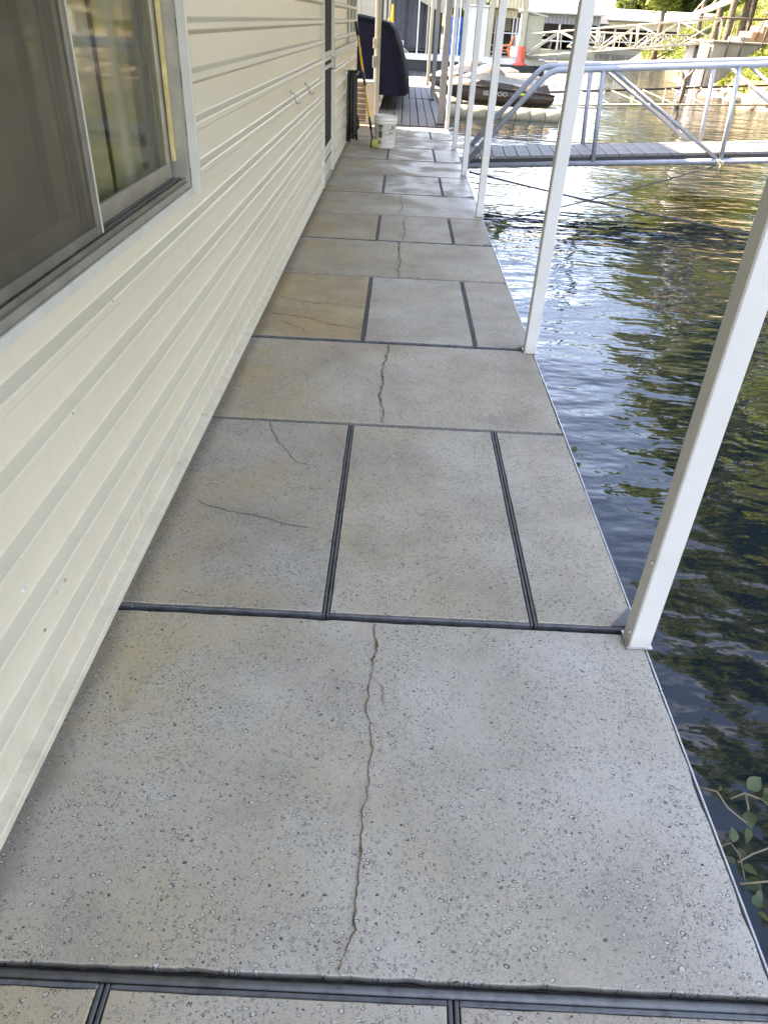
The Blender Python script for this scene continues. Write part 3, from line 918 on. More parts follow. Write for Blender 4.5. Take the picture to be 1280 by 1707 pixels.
HS = thing('hose_bundle', 'thick bundle of black hose hung in loops on the house wall', 'hose', (-.70, 11.2, .86))
ho = (-.70, 11.2, .86)
for k in range(9):
    y = 11.08+.028*k+rnd(-.01,.01); x = -.715+.05*(k % 3)*.75+rnd(-.008,.008); zb = .06+rnd(0,.10) if k not in (0, 8) else .015
    pts = [(x-.005,y-.035,zb+.03),(x,y-.03,.3),(x-.004,y-.028,.6),(x,y-.02,.82),(x+.006,y+.0,.86),(x+.01,y+.028,.82),(x+.01,y+.035,.5),(x+.012,y+.03,zb+.12),(x+.01,y+.012,zb+.02),(x+.004,y-.018,zb)]
    if k in (0, 8): pts = pts[:-3]+[(x+.02+.015*(k>0),y+.03,.03)]
    mb = MB(); mb.tube(pts, .0165, 7); mb.build('hose_loop', M['black'], HS, ho)
mb = MB(); mb.tube([(-.64,11.30,.40),(-.60,11.32,.30),(-.585,11.33,.20),(-.60,11.33,.17)], .014, 6); mb.build('hose_tail', M['black'], HS, ho)
mb = MB(); mb.tube([(-.745,11.18,.87),(-.70,11.19,.84),(-.60,11.2,.83),(-.59,11.2,.87)], .012, 6); mb.build('hanger', M['wire'], HS, ho)

CA = thing('louvred_unit', 'beige metal cabinet with dark louvred front behind the bucket', 'cabinet', (-.6, 13.62, 0))
co = (-.6, 13.62, 0)
MB().box(-.76, -.472, 13.55, 13.95, .0, .60, .008).build('case', M['cabinet'], CA, co)
MB().box(-.75, -.592, 13.541, 13.549, .03, .58).build('louvre_backing', M['louvre'], CA, co)
for i in range(7):
    z = .05+i*.076
    mb = MB(); mb.add([(-.748,13.540,z),(-.594,13.540,z),(-.594,13.522,z+.012),(-.748,13.522,z+.012),(-.748,13.540,z+.016),(-.594,13.540,z+.016),(-.594,13.522,z+.018),(-.748,13.522,z+.018)],[(0,3,2,1),(4,5,6,7),(3,7,6,2),(0,4,7,3),(1,2,6,5)])
    mb.build('louvre', M['cabinet'], CA, co)
MB().box(-.765, -.467, 13.53, 13.96, .601, .612, .003).build('lid', M['trim'], CA, co)

LP = thing('corner_post', 'off-white post with downpipe and clamps beside the wooden dock', 'post', (-.44, 13.60, 0))
lo_ = (-.44, 13.60, 0)
MB().box(-.475, -.43, 13.57, 13.615, 0.0, 2.5, .004).build('shaft', M['trim'], LP, lo_)
MB().box(-.428, -.385, 13.575, 13.61, .05, 2.5, .006).build('downpipe', M['partition'], LP, lo_)
MB().box(-.50, -.42, 13.55, 13.569, 1.06, 1.20, .004).build('clamp', M['alu'], LP, lo_)
MB().box(-.50, -.425, 13.55, 13.569, .80, .96, .004).build('junction_box', M['greymetal'], LP, lo_)
MB().box(-.505, -.48, 13.546, 13.5685, 1.125, 1.145, .003).build('valve_handle', M['red'], LP, lo_)

# ------------------------------------------------------------------ wooden dock beyond the slabs
wd = bpy.data.objects.new('wooden_dock', None); COL.objects.link(wd)
tag(wd, 'weathered grey plank dock beyond the concrete slabs', 'dock'); wd.location = (.15, 13.5, 0)
for sec, (y0, y1) in enumerate(((13.56,18.50),(18.56,23.2))):
    base = None
    for i in range(8):
        x = -.36+i*.146
        if base is None:
            base = MB().box(-.067, .067, 0, y1-y0, -.03, .0, .006).build('plank', M['wood'], wd)
            o = base
        else:
            o = base.copy(); COL.objects.link(o)
        o.location = (x-.15+rnd(-.003,.003), y0-13.5+rnd(-.05,.03), .012+rnd(-.004,.004)+.005*sec); o.rotation_euler = (rnd(-.001,.001), rnd(-.01,.01), rnd(-.002,.002))
for i in range(5):
    MB().box(-.45, .74, 13.7+i*2.2, 13.8+i*2.2, -.20, -.035).build('joist', M['under'], wd, (.15,13.5,0))
MB().box(-.44, -.40, 13.56, 23.2, -.35, -.035).build('stringer', M['wood'], wd, (.15,13.5,0)); MB().box(.73, .77, 13.56, 23.2, -.35, -.035).build('stringer', M['wood'], wd, (.15,13.5,0))
MB().box(-.35, .70, 14, 23, -.60, -.205).build('float', M['black'], wd, (.15,13.5,0))
# posts at the wooden dock
for (x, y, w, m_, lb) in ((.665,13.86,.055,'greymetal','thick grey steel post at the near corner of the wooden dock'),
                          (.66,18.4,.045,'greymetal','grey steel post halfway along the wooden dock'),
                          (.66,22.6,.04,'cream','pale sunlit post at the far end of the wooden dock')):
    t_ = thing('dock_post', lb, 'post', (x, y, 0), group='posts of the wooden dock')
    MB().box(-w, w, -w, w, .02, 2.62, .006).build('shaft', M[m_], t_); MB().box(-w-.02, w+.02, -w-.02, w+.02, .018, .03).build('foot_plate', M['rust'], t_)
sr = thing('slip_roof', 'metal roof over the covered boat and the wooden dock', 'roof', (-2, 18.5, 2.6))
MB().box(-6.5, .92, 14.35, 20.3, 2.64, 2.67).build('roof_sheet', M['roof'], sr, (-2,18.5,2.6))
MB().box(.921, .94, 14.35, 20.3, 2.52, 2.69).build('fascia', M['white'], sr, (-2,18.5,2.6))
for i in range(3): MB().box(-6.5, .898, 14.5+i*2.2, 14.56+i*2.2, 2.55, 2.638).build('rafter', M['white'], sr, (-2,18.5,2.6))

# covered boat on its lift
BT = thing('covered_boat', 'boat under a dark navy canvas cover beside the wooden dock', 'boat', (-1.3, 18, -.3))
bo = (-1.3, 18, -.3)
rows_ = []
L_ = 6.4
for i in range(33):
    u = i/32; y = 15.6+L_*u
    end = min(1, u/.04)**.5*(1 if u < .85 else max(.25, 1-((u-.85)/.15)**2*.6))
    row = []
    prof = [(.10,.27),(.115,.34),(.07,.50),(.02,.66),(-.06,.90),(-.14,1.12),(-.21,1.28),(-.33,1.38),(-.6,1.44),(-1.0,1.50),(-1.35,1.52),(-1.7,1.50),(-2.1,1.44),(-2.5,1.2),(-2.7,.8),(-2.78,.27)]
    for j, (x, z) in enumerate(prof):
        wv = .035*noise.noise(Vector((x*1.5, y*1.4, z*2.5)))+.02*noise.noise(Vector((x*4, y*3.5, z*1.2)))
        fold = .022*math.sin(y*7+z*3) if z < 1.1 else 0
        xx = -1.3+(x+1.3)*(.9+.1*end)
        row.append((xx+wv+fold, y+.03*math.sin(z*4)*(u < .01), .27+(z-.27)*(.93+.07*end)+wv*.6))
    rows_.append(row)
mb = MB(); mb.grid(rows_)
mb.add(rows_[0], [tuple(range(len(rows_[0])))]); mb.add(rows_[-1], [tuple(range(len(rows_[0])-1,-1,-1))])
mb.build('canvas_cover', M['navy'], BT, bo)
rows_ = []
for i in range(13):
    u = i/12; y = 15.75+6.1*u; s_ = 1 if u < .5 else max(.06, 1-((u-.5)/.5)**2.2)
    rows_.append([(-1.5+x*s_*.82, y, z) for x, z in ((1.22,.40),(1.2,.10),(.95,-.18),(0,-.42),(-.95,-.18),(-1.2,.10),(-1.22,.40))])
mb = MB(); mb.grid(rows_); mb.add(rows_[0], [tuple(range(7))]); mb.build('hull', M['dark'], BT, bo)
for y in (16.6, 20.2): MB().box(-2.9, .05, y, y+.12, -.60, -.43).build('lift_beam', M['greymetal'], BT, bo)

PT = thing('partition', 'olive-beige ribbed partition behind the covered boat', 'wall', (-2, 24.2, -.45))
po = (-2, 24.2, -.45)
for i in range(9): MB().box(-4.6+i*.42, -4.6+i*.42+.412, 24.2, 24.24, -.30, 2.6, .006).build('panel', M['partition'], PT, po)
for (x, m_) in ((-.78,'trim'),(-.62,'cream'),(-.50,'partition')): MB().box(x, x+.07, 24.10, 24.19, -.45, 2.7, .006).build('stud', M[m_], PT, po)
YS = thing('hanging_float', 'yellow foam float hanging from a strap beyond the covered boat', 'float', (-.36, 24.0, 1.0))  # long yellow foam float hung on a strap
MB().tube([(-.36,24,2.6),(-.37,24,1.75)], .012, 6).build('strap', M['greymetal'], YS, (-.36,24,1.0))
MB().tube([(-.38,24,1.78),(-.39,24,1.5),(-.37,24,1.25),(-.34,24,1.05),(-.30,24,.93)], [.03,.045,.05,.045,.02], 8).build('float_body', M['yellow'], YS, (-.36,24,1.0))
MB().tube([(-.47,24,1.48),(-.475,24,1.4),(-.47,24,1.30)], [.02,.045,.02], 8).build('small_float', M['yellow'], YS, (-.36,24,1.0))
MB().tube([(-.36,24,1.78),(-.47,24,1.5)], .008, 5).build('strap', M['greymetal'], YS, (-.36,24,1.0))

# sunlit swim platform behind the dock
SP = thing('swim_platform', 'low pale sunlit floating platform beyond the wooden dock', 'platform', (.2, 26.5, -.45))
spo = (.2, 26.5, -.45)
MB().box(-1.6, 1.25, 24.6, 29.4, -.56, -.205, .01).build('float', M['floatb'], SP, spo)
for i in range(16): MB().box(-1.62, 1.27, 24.6+i*.3, 24.6+i*.3+.288, -.204, -.17, .004).build('board', M['palewood'], SP, spo)

# ------------------------------------------------------------------ personal watercraft and their floats
def make_ski():
    t_ = thing('jet_ski', '', 'jet ski')
    # local: +x stern, -x bow, y across, z up from the keel
    def loft(stations, name, mat, cap=True):
        mb = MB(); mb.grid(stations, smooth=(name != 'hull'))
        if cap: mb.add(stations[0], [tuple(range(len(stations[0])-1,-1,-1))]); mb.add(stations[-1], [tuple(range(len(stations[0])))])
        return mb.build(name, mat, t_)
    def sec(x, hw, z0, z1, k=.5):
        return [(x,-hw*.3,z0),(x,-hw*.8,z0+(z1-z0)*.3),(x,-hw,z0+(z1-z0)*.65),(x,-hw*.93,z1),(x,hw*.93,z1),(x,hw,z0+(z1-z0)*.65),(x,hw*.8,z0+(z1-z0)*.3),(x,hw*.3,z0)]
    hull = [sec(-1.50,.06,.34,.42), sec(-1.25,.26,.18,.46), sec(-.9,.42,.06,.48), sec(-.3,.54,0,.47), (sec(.5,.58,0,.44)), sec(1.2,.57,.02,.41), sec(1.46,.54,.06,.38)]
    loft(hull, 'hull', M['coverd'])
    def hood(stations, name, mat):
        rows_ = []
        for (x, hw, z0, z1, pk) in stations:
            r = []
            for j in range(11):
                a = PI*j/10
                r.append((x, -hw*math.cos(a)*(1-.25*math.sin(a)*pk), z0+(z1-z0)*math.sin(a)**(.75+.25*pk)+.012*noise.noise(Vector((x*5, j*.9, hw*9)))))
            rows_.append(r)
        return loft(rows_, name, mat)
    hood([(-1.47,.08,.40,.45,0),(-1.2,.30,.42,.60,0),(-.9,.43,.43,.74,.3),(-.6,.49,.44,.86,.6),(-.35,.52,.44,.94,.8),(-.15,.52,.44,.92,.8),(.1,.50,.43,.80,.9),(.5,.50,.42,.78,1),(.9,.48,.41,.79,1),(1.15,.46,.40,.74,1),(1.38,.42,.39,.50,.6)], 'cover', M['coverb'])
    hood([(-.62,.20,.80,.90,.4),(-.42,.34,.82,1.03,.5),(-.2,.36,.82,1.10,.6),(0,.30,.80,1.02,.6),(.16,.2,.76,.86,.5)], 'handlebar_cover', M['coverb'])
    hood([(.25,.28,.70,.84,.6),(.5,.30,.72,.88,.6),(.85,.30,.72,.90,.6),(1.1,.27,.68,.84,.6),(1.22,.18,.62,.70,.4)], 'seat_cover', M['coverb'])
    def panel(pts, name, mat, yo):
        # shaped panel lying on the near flank
        mb = MB(); n = len(pts)
        mb.add([(x, y-yo, z) for x, y, z in pts]+[(x, y-yo+.02, z) for x, y, z in pts], [tuple(range(n))]+[(i, n+i, n+(i+1)%n, (i+1)%n) for i in range(n)])
        mb.build(name, mat, t_)
    panel([(-1.15,-.38,.52),(-.5,-.46,.66),(.3,-.46,.58),(1.1,-.42,.60),(1.2,-.40,.74),(.3,-.42,.78),(-.45,-.40,.86),(-1.1,-.30,.66)], 'pale_panel', M['coverw'], .12)
    panel([(-.7,-.49,.55),(.25,-.52,.49),(.7,-.51,.51),(.3,-.50,.61),(-.5,-.48,.68)], 'black_panel', M['coverk'], .13)
    panel([(.95,-.50,.46),(1.34,-.47,.44),(1.22,-.42,.66),(.98,-.44,.58)], 'stern_panel', M['coverk'], .12)
    panel([(.35,-.58,.33),(.72,-.58,.35),(.70,-.575,.40),(.5,-.575,.40)], 'lime_sticker', M['lime'], .03)
    cu = bpy.data.curves.new('lettering', 'FONT'); cu.body = 'SEADOO'; cu.size = .16; cu.extrude = .002
    to = bpy.data.objects.new('lettering', cu); me = bpy.data.meshes.new_from_object(to); bpy.data.objects.remove(to)
    me.materials.append(M['coverw'])
    o = link('lettering', me, t_); o.rotation_euler = (PI/2, 0, 0); o.location = (-.42, -.60, .28)
    for sy in (-1, 1):
        MB().tube([(-1.5,sy*.06,.43),(-1.25,sy*.27,.46),(-.9,sy*.43,.48),(-.3,sy*.555,.47),(.5,sy*.595,.44),(1.2,sy*.585,.41),(1.46,sy*.55,.38)], .028, 6).build('rub_rail', M['black'], t_)
    mb = MB(); mb.tube([(-.2,-.40,1.0),(-.25,0,1.04),(-.2,.40,1.0)], .02, 6); mb.build('handlebar', M['black'], t_)
    return t_
s1 = make_ski(); s1.scale = (.95, .95, .80); s1.location = (2.32, 21.0, -.215); s1.rotation_euler = (0, .02, .05); s1['label'] = 'nearer covered jet ski with pale grey and black panels on a beige float'; s1['group'] = 'covered jet skis'
s2 = copy_tree(s1); s2.location = (2.05, 23.2, -.19); s2.rotation_euler = (0, .03, -.06); s2['label'] = 'covered jet ski half hidden behind the nearer one'; s2['group'] = 'covered jet skis'
def pontoon(x0, x1, y, z0, r, lb, mat):
    t_ = thing('float_tube', lb, 'float', ((x0+x1)/2, y, -.45), group='drive-on floats')
    of = ((x0+x1)/2, y, -.45); n = int(round((x1-x0)/.34)); d = (x1-x0)/n
    for i in range(n):
        a, b_ = x0+i*d, x0+(i+1)*d-.008
        mb = MB(); mb.tube([(a,y,z0),(a+.02,y,z0),(b_-.02,y,z0),(b_,y,z0)], [r*.93, r, r, r*.93], 14); mb.build('segment', mat, t_, of)
    return t_
pontoon(.98, 3.85, 20.15, -.36, .17, 'front beige segmented float tube below the nearer jet ski', M['floatb'])
pontoon(1.05, 3.9, 21.0, -.36, .16, 'middle float tube carrying the nearer jet ski', M['floatb'])
pontoon(.9, 3.6, 21.95, -.34, .20, 'sunlit float tube between the two jet skis', M['palewood'])
pontoon(.6, 3.2, 23.2, -.34, .17, 'rear float tube carrying the hidden jet ski', M['floatb'])

# ------------------------------------------------------------------ neighbouring boathouses across the water
def ribbed(x0, x1, y, z0, z1, name, mat, parent, off, pitch=.22, d=.025):
    # trapezoid-ribbed sheet
    row0 = []; row1 = []; x = x0
    while x < x1-1e-6:
        for dx, dd in ((0,0),(pitch*.45,0),(pitch*.55,-d),(pitch*.9,-d)):
            if x+dx <= x1: row0.append((x+dx, y+dd, z0)); row1.append((x+dx, y+dd, z1))
        x += pitch
    row0.append((x1, y, z0)); row1.append((x1, y, z1))
    mb = MB(); mb.grid([row0, row1], smooth=False); mb.add([(x0,y+.03,z0),(x1,y+.03,z0),(x1,y+.03,z1),(x0,y+.03,z1)],[(3,2,1,0)])
    return mb.build(name, mat, parent, off)
BH = thing('boathouse', 'boathouse with charcoal curtains and white dock edge across the water', 'boathouse', (-1, 42, -.45))
bo = (-1, 42, -.45)
MB().box(-9, 6.6, 40.0, 47, -.62, -.08).build('float', M['black'], BH, bo)
MB().box(-9, 6.6, 39.96, 47, -.079, .16, .01).build('deck', M['white'], BH, bo)
row0 = []; row1 = []
for i in range(101):
    x = -5+i*.066; d = .05*math.sin(x*9)+.03*math.sin(x*23)
    row0.append((x, 40.6+d, .36)); row1.append((x, 40.6+d*.4, 2.75))
mb = MB(); mb.grid([row0, row1]); mb.build('curtain', M['charcoal'], BH, bo)
MB().box(-5, 1.5, 40.56, 40.64, .25, .33).build('curtain_rail', M['rust'], BH, bo)
MB().box(-5, 1.7, 41.5, 41.6, .16, 2.7).build('dark_back', M['dark'], BH, bo)
mb = MB(); mb.add([(-.1,40.3,2.45),(1.75,40.3,1.72),(1.75,40.3,3.4),(-.1,40.3,3.4),(-.1,40.34,2.45),(1.75,40.34,1.72),(1.75,40.34,3.4),(-.1,40.34,3.4)],[(0,1,2,3),(7,6,5,4),(0,4,5,1)])
mb.build('gable_sheet', M['cream'], BH, bo)
for i in range(9): MB().box(-.05+i*.2, .0+i*.2, 40.27, 40.298, 2.46-.079*i-.02, 3.4).build('gable_rib', M['cream'], BH, bo)
for (x, m_) in ((.56,'white'),(1.0,'cream'),(2.45,'white'),(-2.2,'white')): MB().box(x-.03, x+.03, 40.1, 40.16, .16, 2.9).build('post', M[m_], BH, bo)
MB().box(-9, 6.6, 39.7, 47.5, 3.4, 3.46).build('roof', M['roof'], BH, bo)
ribbed(1.75, 3.6, 40.25, 2.0, 2.75, 'fascia', M['cream'], BH, bo, .2)
MB().box(-.15, .05, 40.02, 40.2, .17, .3).build('cleat_block', M['greymetal'], BH, bo)
OB = thing('outboard_bracket', 'small pale forked bracket on the white dock edge', 'bracket', (-.1, 40.1, .16))
mb = MB(); mb.tube([(-.22,40.1,.62),(-.08,40.1,.62),(-.10,40.1,.40),(.0,40.1,.30),(.18,40.1,.18)], .025, 6); mb.build('arm', M['white'], OB, (-.1,40.1,.16))
mb = MB(); mb.tube([(-.10,40.1,.45),(-.14,40.1,.17)], .03, 6); mb.build('leg', M['white'], OB, (-.1,40.1,.16))
for i, (z, lb) in enumerate(((.16,'lower of two stacked bright blue plastic drums'),(.91,'upper of two stacked bright blue plastic drums'))):
    t_ = thing('blue_drum', lb, 'drum', (2.36, 40.55, z+.001), group='blue drums')
    MB().lathe([(0,0),(.30,0),(.32,.02),(.32,.24),(.333,.25),(.333,.27),(.32,.28),(.32,.48),(.333,.49),(.333,.51),(.32,.52),(.32,.72),(.30,.745),(0,.745)], n=28).build('body', M['blue'], t_)
    MB().lathe([(.322,.735),(.33,.735),(.33,.749),(.322,.749)], n=28).build('rim', M['white'] if i == 0 else M['blue'], t_)
WS = thing('white_shed', 'white vertical-panelled shed beside the blue drums', 'shed', (3.1, 41, .16))
for i in range(6): MB().box(2.76+i*.162, 2.76+i*.162+.156, 40.2, 40.24, .161, 2.08, .006).build('wall_panel', M['white'], WS, (3.1,41,.16))
MB().box(2.75, 3.74, 40.245, 42.2, .161, 2.06).build('core', M['greymetal'], WS, (3.1,41,.16))
MB().box(2.72, 3.74, 40.1, 42.3, 2.09, 2.15, .01).build('roof', M['white'], WS, (3.1,41,.16))
TB = thing('tan_boathouse', 'tan boathouse with ribbed fascia and open dark front', 'boathouse', (4.8, 42, .16))
tb = (4.8, 42, .16)
ribbed(3.85, 5.3, 40.15, 2.08, 3.2, 'fascia', M['tan'], TB, tb, .16)
ribbed(3.85, 5.1, 40.55, 1.72, 2.05, 'valance', M['tan'], TB, tb, .16)
MB().box(3.75, 3.99, 40.12, 40.4, .161, 3.2, .01).build('column', M['partition'], TB, tb)
MB().box(5.32, 5.52, 40.12, 40.4, .161, 3.4, .01).build('column', M['partition'], TB, tb)
MB().box(5.53, 6.32, 40.2, 42, .161, 1.86, .01).build('side_panel', M['olive'], TB, tb)
mb = MB(); mb.bar((5.4,40.1,2.02), (6.45,40.1,1.84), .06, .05); mb.build('lean_to_edge', M['cream'], TB, tb)
MB().box(4.0, 5.3, 43.5, 43.6, .161, 3).build('back_wall', M['dark'], TB, tb)
MB().box(4.1, 5.2, 43.38, 43.495, 1.2, 1.9).build('tan_gable', M['olive'], TB, tb)
for x in (4.15, 4.45, 4.95, 5.12, 5.24): MB().box(x-.02, x+.02, 40.5, 40.54, .161, 1.75).build('screen_post', M['white'], TB, tb)
for z in (.35, .62, 1.12): MB().box(4.0, 5.3, 40.545, 40.57, z, z+.04).build('rail', M['white'], TB, tb)
MB().box(3.8, 5.6, 40.0, 45, 3.21, 3.27).build('roof', M['cream'], TB, tb)
CH = thing('orange_chair', 'orange slatted deck chair on the tan boathouse porch', 'chair', (4.72, 40.32, .161))
co = (4.72, 40.32, .161)
for i in range(4):
    y = 40.12+i*.12
    mb = MB(); mb.bar((4.50,y,.52), (4.80,y,.46), .1, .03); mb.build('seat_slat', M['orange'], CH, co)
    mb = MB(); mb.bar((4.80,y,.46), (5.0,y,1.08-.04*abs(i-1.5)), .1, .03); mb.build('back_slat', M['orange'], CH, co)
for y in (40.07, 40.54):
    mb = MB(); mb.bar((4.48,y,.17), (4.52,y,.66), .06); mb.build('leg', M['orange'], CH, co)
    mb = MB(); mb.bar((4.94,y,.17), (4.80,y,.55), .06); mb.build('leg', M['orange'], CH, co)
    mb = MB(); mb.bar((4.44,y,.68), (4.92,y,.70), .11, .03); mb.build('armrest', M['orange'], CH, co)
BU = thing('red_buoy', 'faded red cylindrical buoy with a wide round foot near the far dock', 'buoy', (5.28, 39.0, -.06))
BU.scale = (.7, .7, .72)
bu = (0,0,0)
MB().lathe([(0,0),(.42,0),(.44,.03),(.44,.09),(.40,.12),(.30,.13),(.275,.16),(.27,.55),(.26,.95),(.25,1.02),(.22,1.04),(0,1.04)], n=28).build('body', M['red'], BU)
MB().lathe([(.285,.40),(.283,.72),(.275,.95)], n=10, a0=-PI*.42, a1=-PI*.02).build('orange_patch', M['redorange'], BU)  # orange-red patch over the right front of the red body
MB().lathe([(.29,.55),(.289,.60)], n=4, a0=-PI*.30, a1=-PI*.14).build('print_mark', M['print'], BU); MB().lathe([(.287,.66),(.284,.80)], n=3, a0=-PI*.25, a1=-PI*.19).build('print_mark', M['print'], BU)
MB().box(-1.1, .9, -.5, .5, -.70, -.001, .02).build('float', M['black'], BU)

# far white gangway (truss) from the tan boathouse up to the abutment, and the one behind
def truss(name, lb, a, b_, h, n, w, r, mat, dk=True):
    a = Vector(a); b_ = Vector(b_); d = b_-a; L_ = d.length
    t_ = thing(name, lb, 'gangway', a, (0, -math.asin(d.z/L_), math.atan2(d.y, d.x)))
    for vy in (0, w):
        MB().tube([(0,vy,0),(L_,vy,0)], r, 6).build('bottom_rail', mat, t_); MB().tube([(.5,vy,h),(L_,vy,h)], r, 6).build('top_rail', mat, t_)
        for i in range(n+1):
            x = L_*i/n
            if i: MB().tube([(x-r,vy,0),(x-r,vy,h)], r*.9, 6).build('upright', mat, t_)
            if i < n:
                MB().tube([(x,vy,h if i%2 else 0),(x+L_/n,vy,0 if i%2 else h)], r*.8, 6).build('diagonal', mat, t_)
                if i > n//2: MB().tube([(x,vy,0 if i%2 else h),(x+L_/n,vy,h if i%2 else 0)], r*.8, 6).build('diagonal', mat, t_)
    MB().box(0, L_, .03, w-.03, .02, .06).build('deck', M['palewood'], t_)
    return t_
truss('far_gangway', 'long white truss gangway sloping up from the tan boathouse to the concrete landing', (5.3,39.2,.28), (13.2,36.6,1.24), .85, 5, 1.0, .035, M['cream'])
truss('level_gangway', 'low white truss footbridge behind the long sloping gangway', (11.5,60,.36), (20.5,60.5,.52), .9, 8, 1.1, .04, M['cream'])
truss('hillside_ramp', 'pale ramp climbing the hillside to the right of the trees', (14.6,43.6,2.35), (23.5,46.5,5.6), .9, 6, .9, .04, M['cream'])
# floating pipes in front of the bank
for (a, b_, lb) in (((6.6,45.5,-.40),(18.6,56.8,-.36),'pale floating pipe boom, nearer of the two in front of the bank'),((7.4,50.5,-.40),(19.2,61.0,-.36),'pale floating pipe boom, farther of the two in front of the bank')):
    t_ = thing('pipe_boom', lb, 'boom', a, group='floating pipe booms'); a = Vector(a); d = Vector(b_)-a
    for i in range(6): MB().tube([d*(i/6), d*((i+.97)/6)], .16, 8).build('pipe', M['palewood'], t_)
# half-sunk lattice frame and lines near the bank
t_ = thing('sunken_frame', 'half-sunk thin lattice frame lying in the water near the bank', 'frame', (4.0, 25.6, -.45))
fo = (4.0, 25.6, -.45)
A1, B1, A2, B2 = Vector((3.3,25.4,-.25)), Vector((13.5,30.5,.10)), Vector((3.5,24.0,-.42)), Vector((13.2,27.6,-.30))
MB().tube([A1,B1], .035, 6).build('chord', M['rust'], t_, fo); MB().tube([A2,B2], .03, 6).build('chord', M['cream'], t_, fo)
for i in range(9):
    u = i/9; MB().tube([A1.lerp(B1,u), A2.lerp(B2,u+.07)], .014, 5).build('lacing', M['cream'], t_, fo)
    MB().tube([A1.lerp(B1,u+.09), A2.lerp(B2,u+.02)], .014, 5).build('lacing', M['cream'], t_, fo)
for u in (.35, .52, .70): MB().tube([A2.lerp(B2,u), A2.lerp(B2,u)+Vector((0,0,.45))], .02, 5).build('stake', M['palewood'], t_, fo)
SN = MB(); SN.tube([(8.7,26.6,-.6),(8.8,26.5,-.1),(8.78,26.5,.30),(8.95,26.4,.55),(8.98,26.3,.72)], [.10,.08,.07,.05,.02], 7); SN.tube([(8.78,26.5,.25),(8.60,26.6,.6)], [.05,.02], 6)
tag(SN.build('tree_snag', M['bark']), 'bare broken branch standing up out of the water', 'branch')

# concrete landing, steps and iron railings on the bank
AB = thing('landing', 'concrete landing block with black iron railing on the sunlit bank', 'landing', (13.5, 36.5, .3))
ao = (13.5, 36.5, .3)
MB().box(12.6, 15.4, 35.6, 38.2, -1.0, 1.24, .03).build('block', M['concrete_far'], AB, ao)
MB().box(12.5, 15.5, 35.5, 38.3, 1.241, 1.31, .02).build('slab', M['concrete_far'], AB, ao)
for x in (12.6, 13.15, 13.7, 14.5, 15.3): MB().tube([(x-.03,35.45,.62 if 13 < x < 15 else 1.31),(x+.06,35.45,2.1)], .025, 6).build('baluster', M['rust'], AB, ao)
MB().tube([(12.6,35.45,2.08),(15.4,35.45,2.1)], .025, 6).build('handrail', M['rust'], AB, ao)
for x in (12.6, 12.8, 13.0): MB().tube([(x,38.2,1.31),(x+.05,38.2,2.1)], .022, 6).build('baluster', M['rust'], AB, ao)
MB().tube([(12.6,38.2,2.1),(15.4,38.2,2.1)], .022, 6).build('handrail', M['rust'], AB, ao)
MB().box(12.2, 12.5, 35.7, 36.0, -.9, 1.2, .02).build('pile', M['white'], AB, ao); MB().box(12.2, 12.5, 37.4, 37.7, -.9, 1.2, .02).build('pile', M['white'], AB, ao)
SS = thing('steps', 'tan block steps climbing the bank behind the landing', 'steps', (14.8, 37, 1.3))
for i in range(6): MB().box(14.0+i*.42, 14.42+i*.42, 36.6, 38.0, 1.0, 1.48+i*.2, .02).build('step', M['brick' if i in (1,2,3,4) else 'concrete_far'], SS, (14.8,37,1.3))
for i in range(2):
    MB().tube([(14.6+i*.35,36.5,1.4),(15.0+i*.35,36.5,3.2)], .03, 6).build('rail_post', M['rust'], SS, (14.8,37,1.3))
MB().tube([(14.7,36.5,3.15),(15.6,36.5,3.2)], .03, 6).build('rail', M['rust'], SS, (14.8,37,1.3))

# far boathouses
def far_boathouse(lb, x0, x1, y, dp, ze, zr, fm, nposts, rm='roof'):
    t_ = thing('far_boathouse', lb, 'boathouse', ((x0+x1)/2, y, -.45), group='far boathouses')
    of = ((x0+x1)/2, y, -.45)
    MB().box(x0, x1, y, y+dp, -.6, -.05).build('dock', M['floatb'], t_, of)
    mb = MB(); mb.add([(x0-.3,y-.4,ze),(x1+.3,y-.4,ze),(x1+.3,y+dp/2,zr),(x0-.3,y+dp/2,zr),(x1+.3,y+dp,ze),(x0-.3,y+dp,ze)]+[(x0-.3,y-.4,ze-.1),(x1+.3,y-.4,ze-.1),(x1+.3,y+dp/2,zr-.1),(x0-.3,y+dp/2,zr-.1),(x1+.3,y+dp,ze-.1),(x0-.3,y+dp,ze-.1)],
        [(0,1,2,3),(3,2,4,5),(6,9,8,7),(9,11,10,8),(0,6,7,1),(1,7,8,2),(2,8,10,4),(0,3,9,6),(3,5,11,9)]); mb.build('roof', M[rm], t_, of)
    ribbed(x0, x1, y, ze-.75, ze-.11, 'fascia', M[fm], t_, of, .3, .04)
    for i in range(nposts): 
        x = x0+(x1-x0)*i/(nposts-1); MB().box(x-.06, x+.06, y+.1, y+.22, -.05, ze-.1).build('post', M['white'], t_, of)
    MB().box(x0, x1, y+dp*.7, y+dp*.7+.1, -.05, ze-.1).build('back_wall', M['dark'], t_, of)
    for i in range(nposts-1):
        x = x0+(x1-x0)*(i+.5)/(nposts-1)
        mb = MB(); hw = (x1-x0)/(nposts-1)*.33
        mb.grid([[(x-hw*s_, y+1.2+q, -.1), (x-hw*s_*1.1, y+1.2+q, .7), (x, y+1.2+q, .95), (x+hw*s_*1.1, y+1.2+q, .7), (x+hw*s_, y+1.2+q, -.1)] for q, s_ in ((0,.9),(1,1),(3,.9),(5,.3))])
        mb.build('moored_boat', M[('coverw','white','charcoal','coverb')[i % 4]], t_, of)
    MB().tube([(x0,y-.1,.55),(x1,y-.1,.55)], .05, 6).build('rail', M['white'], t_, of)
    return t_
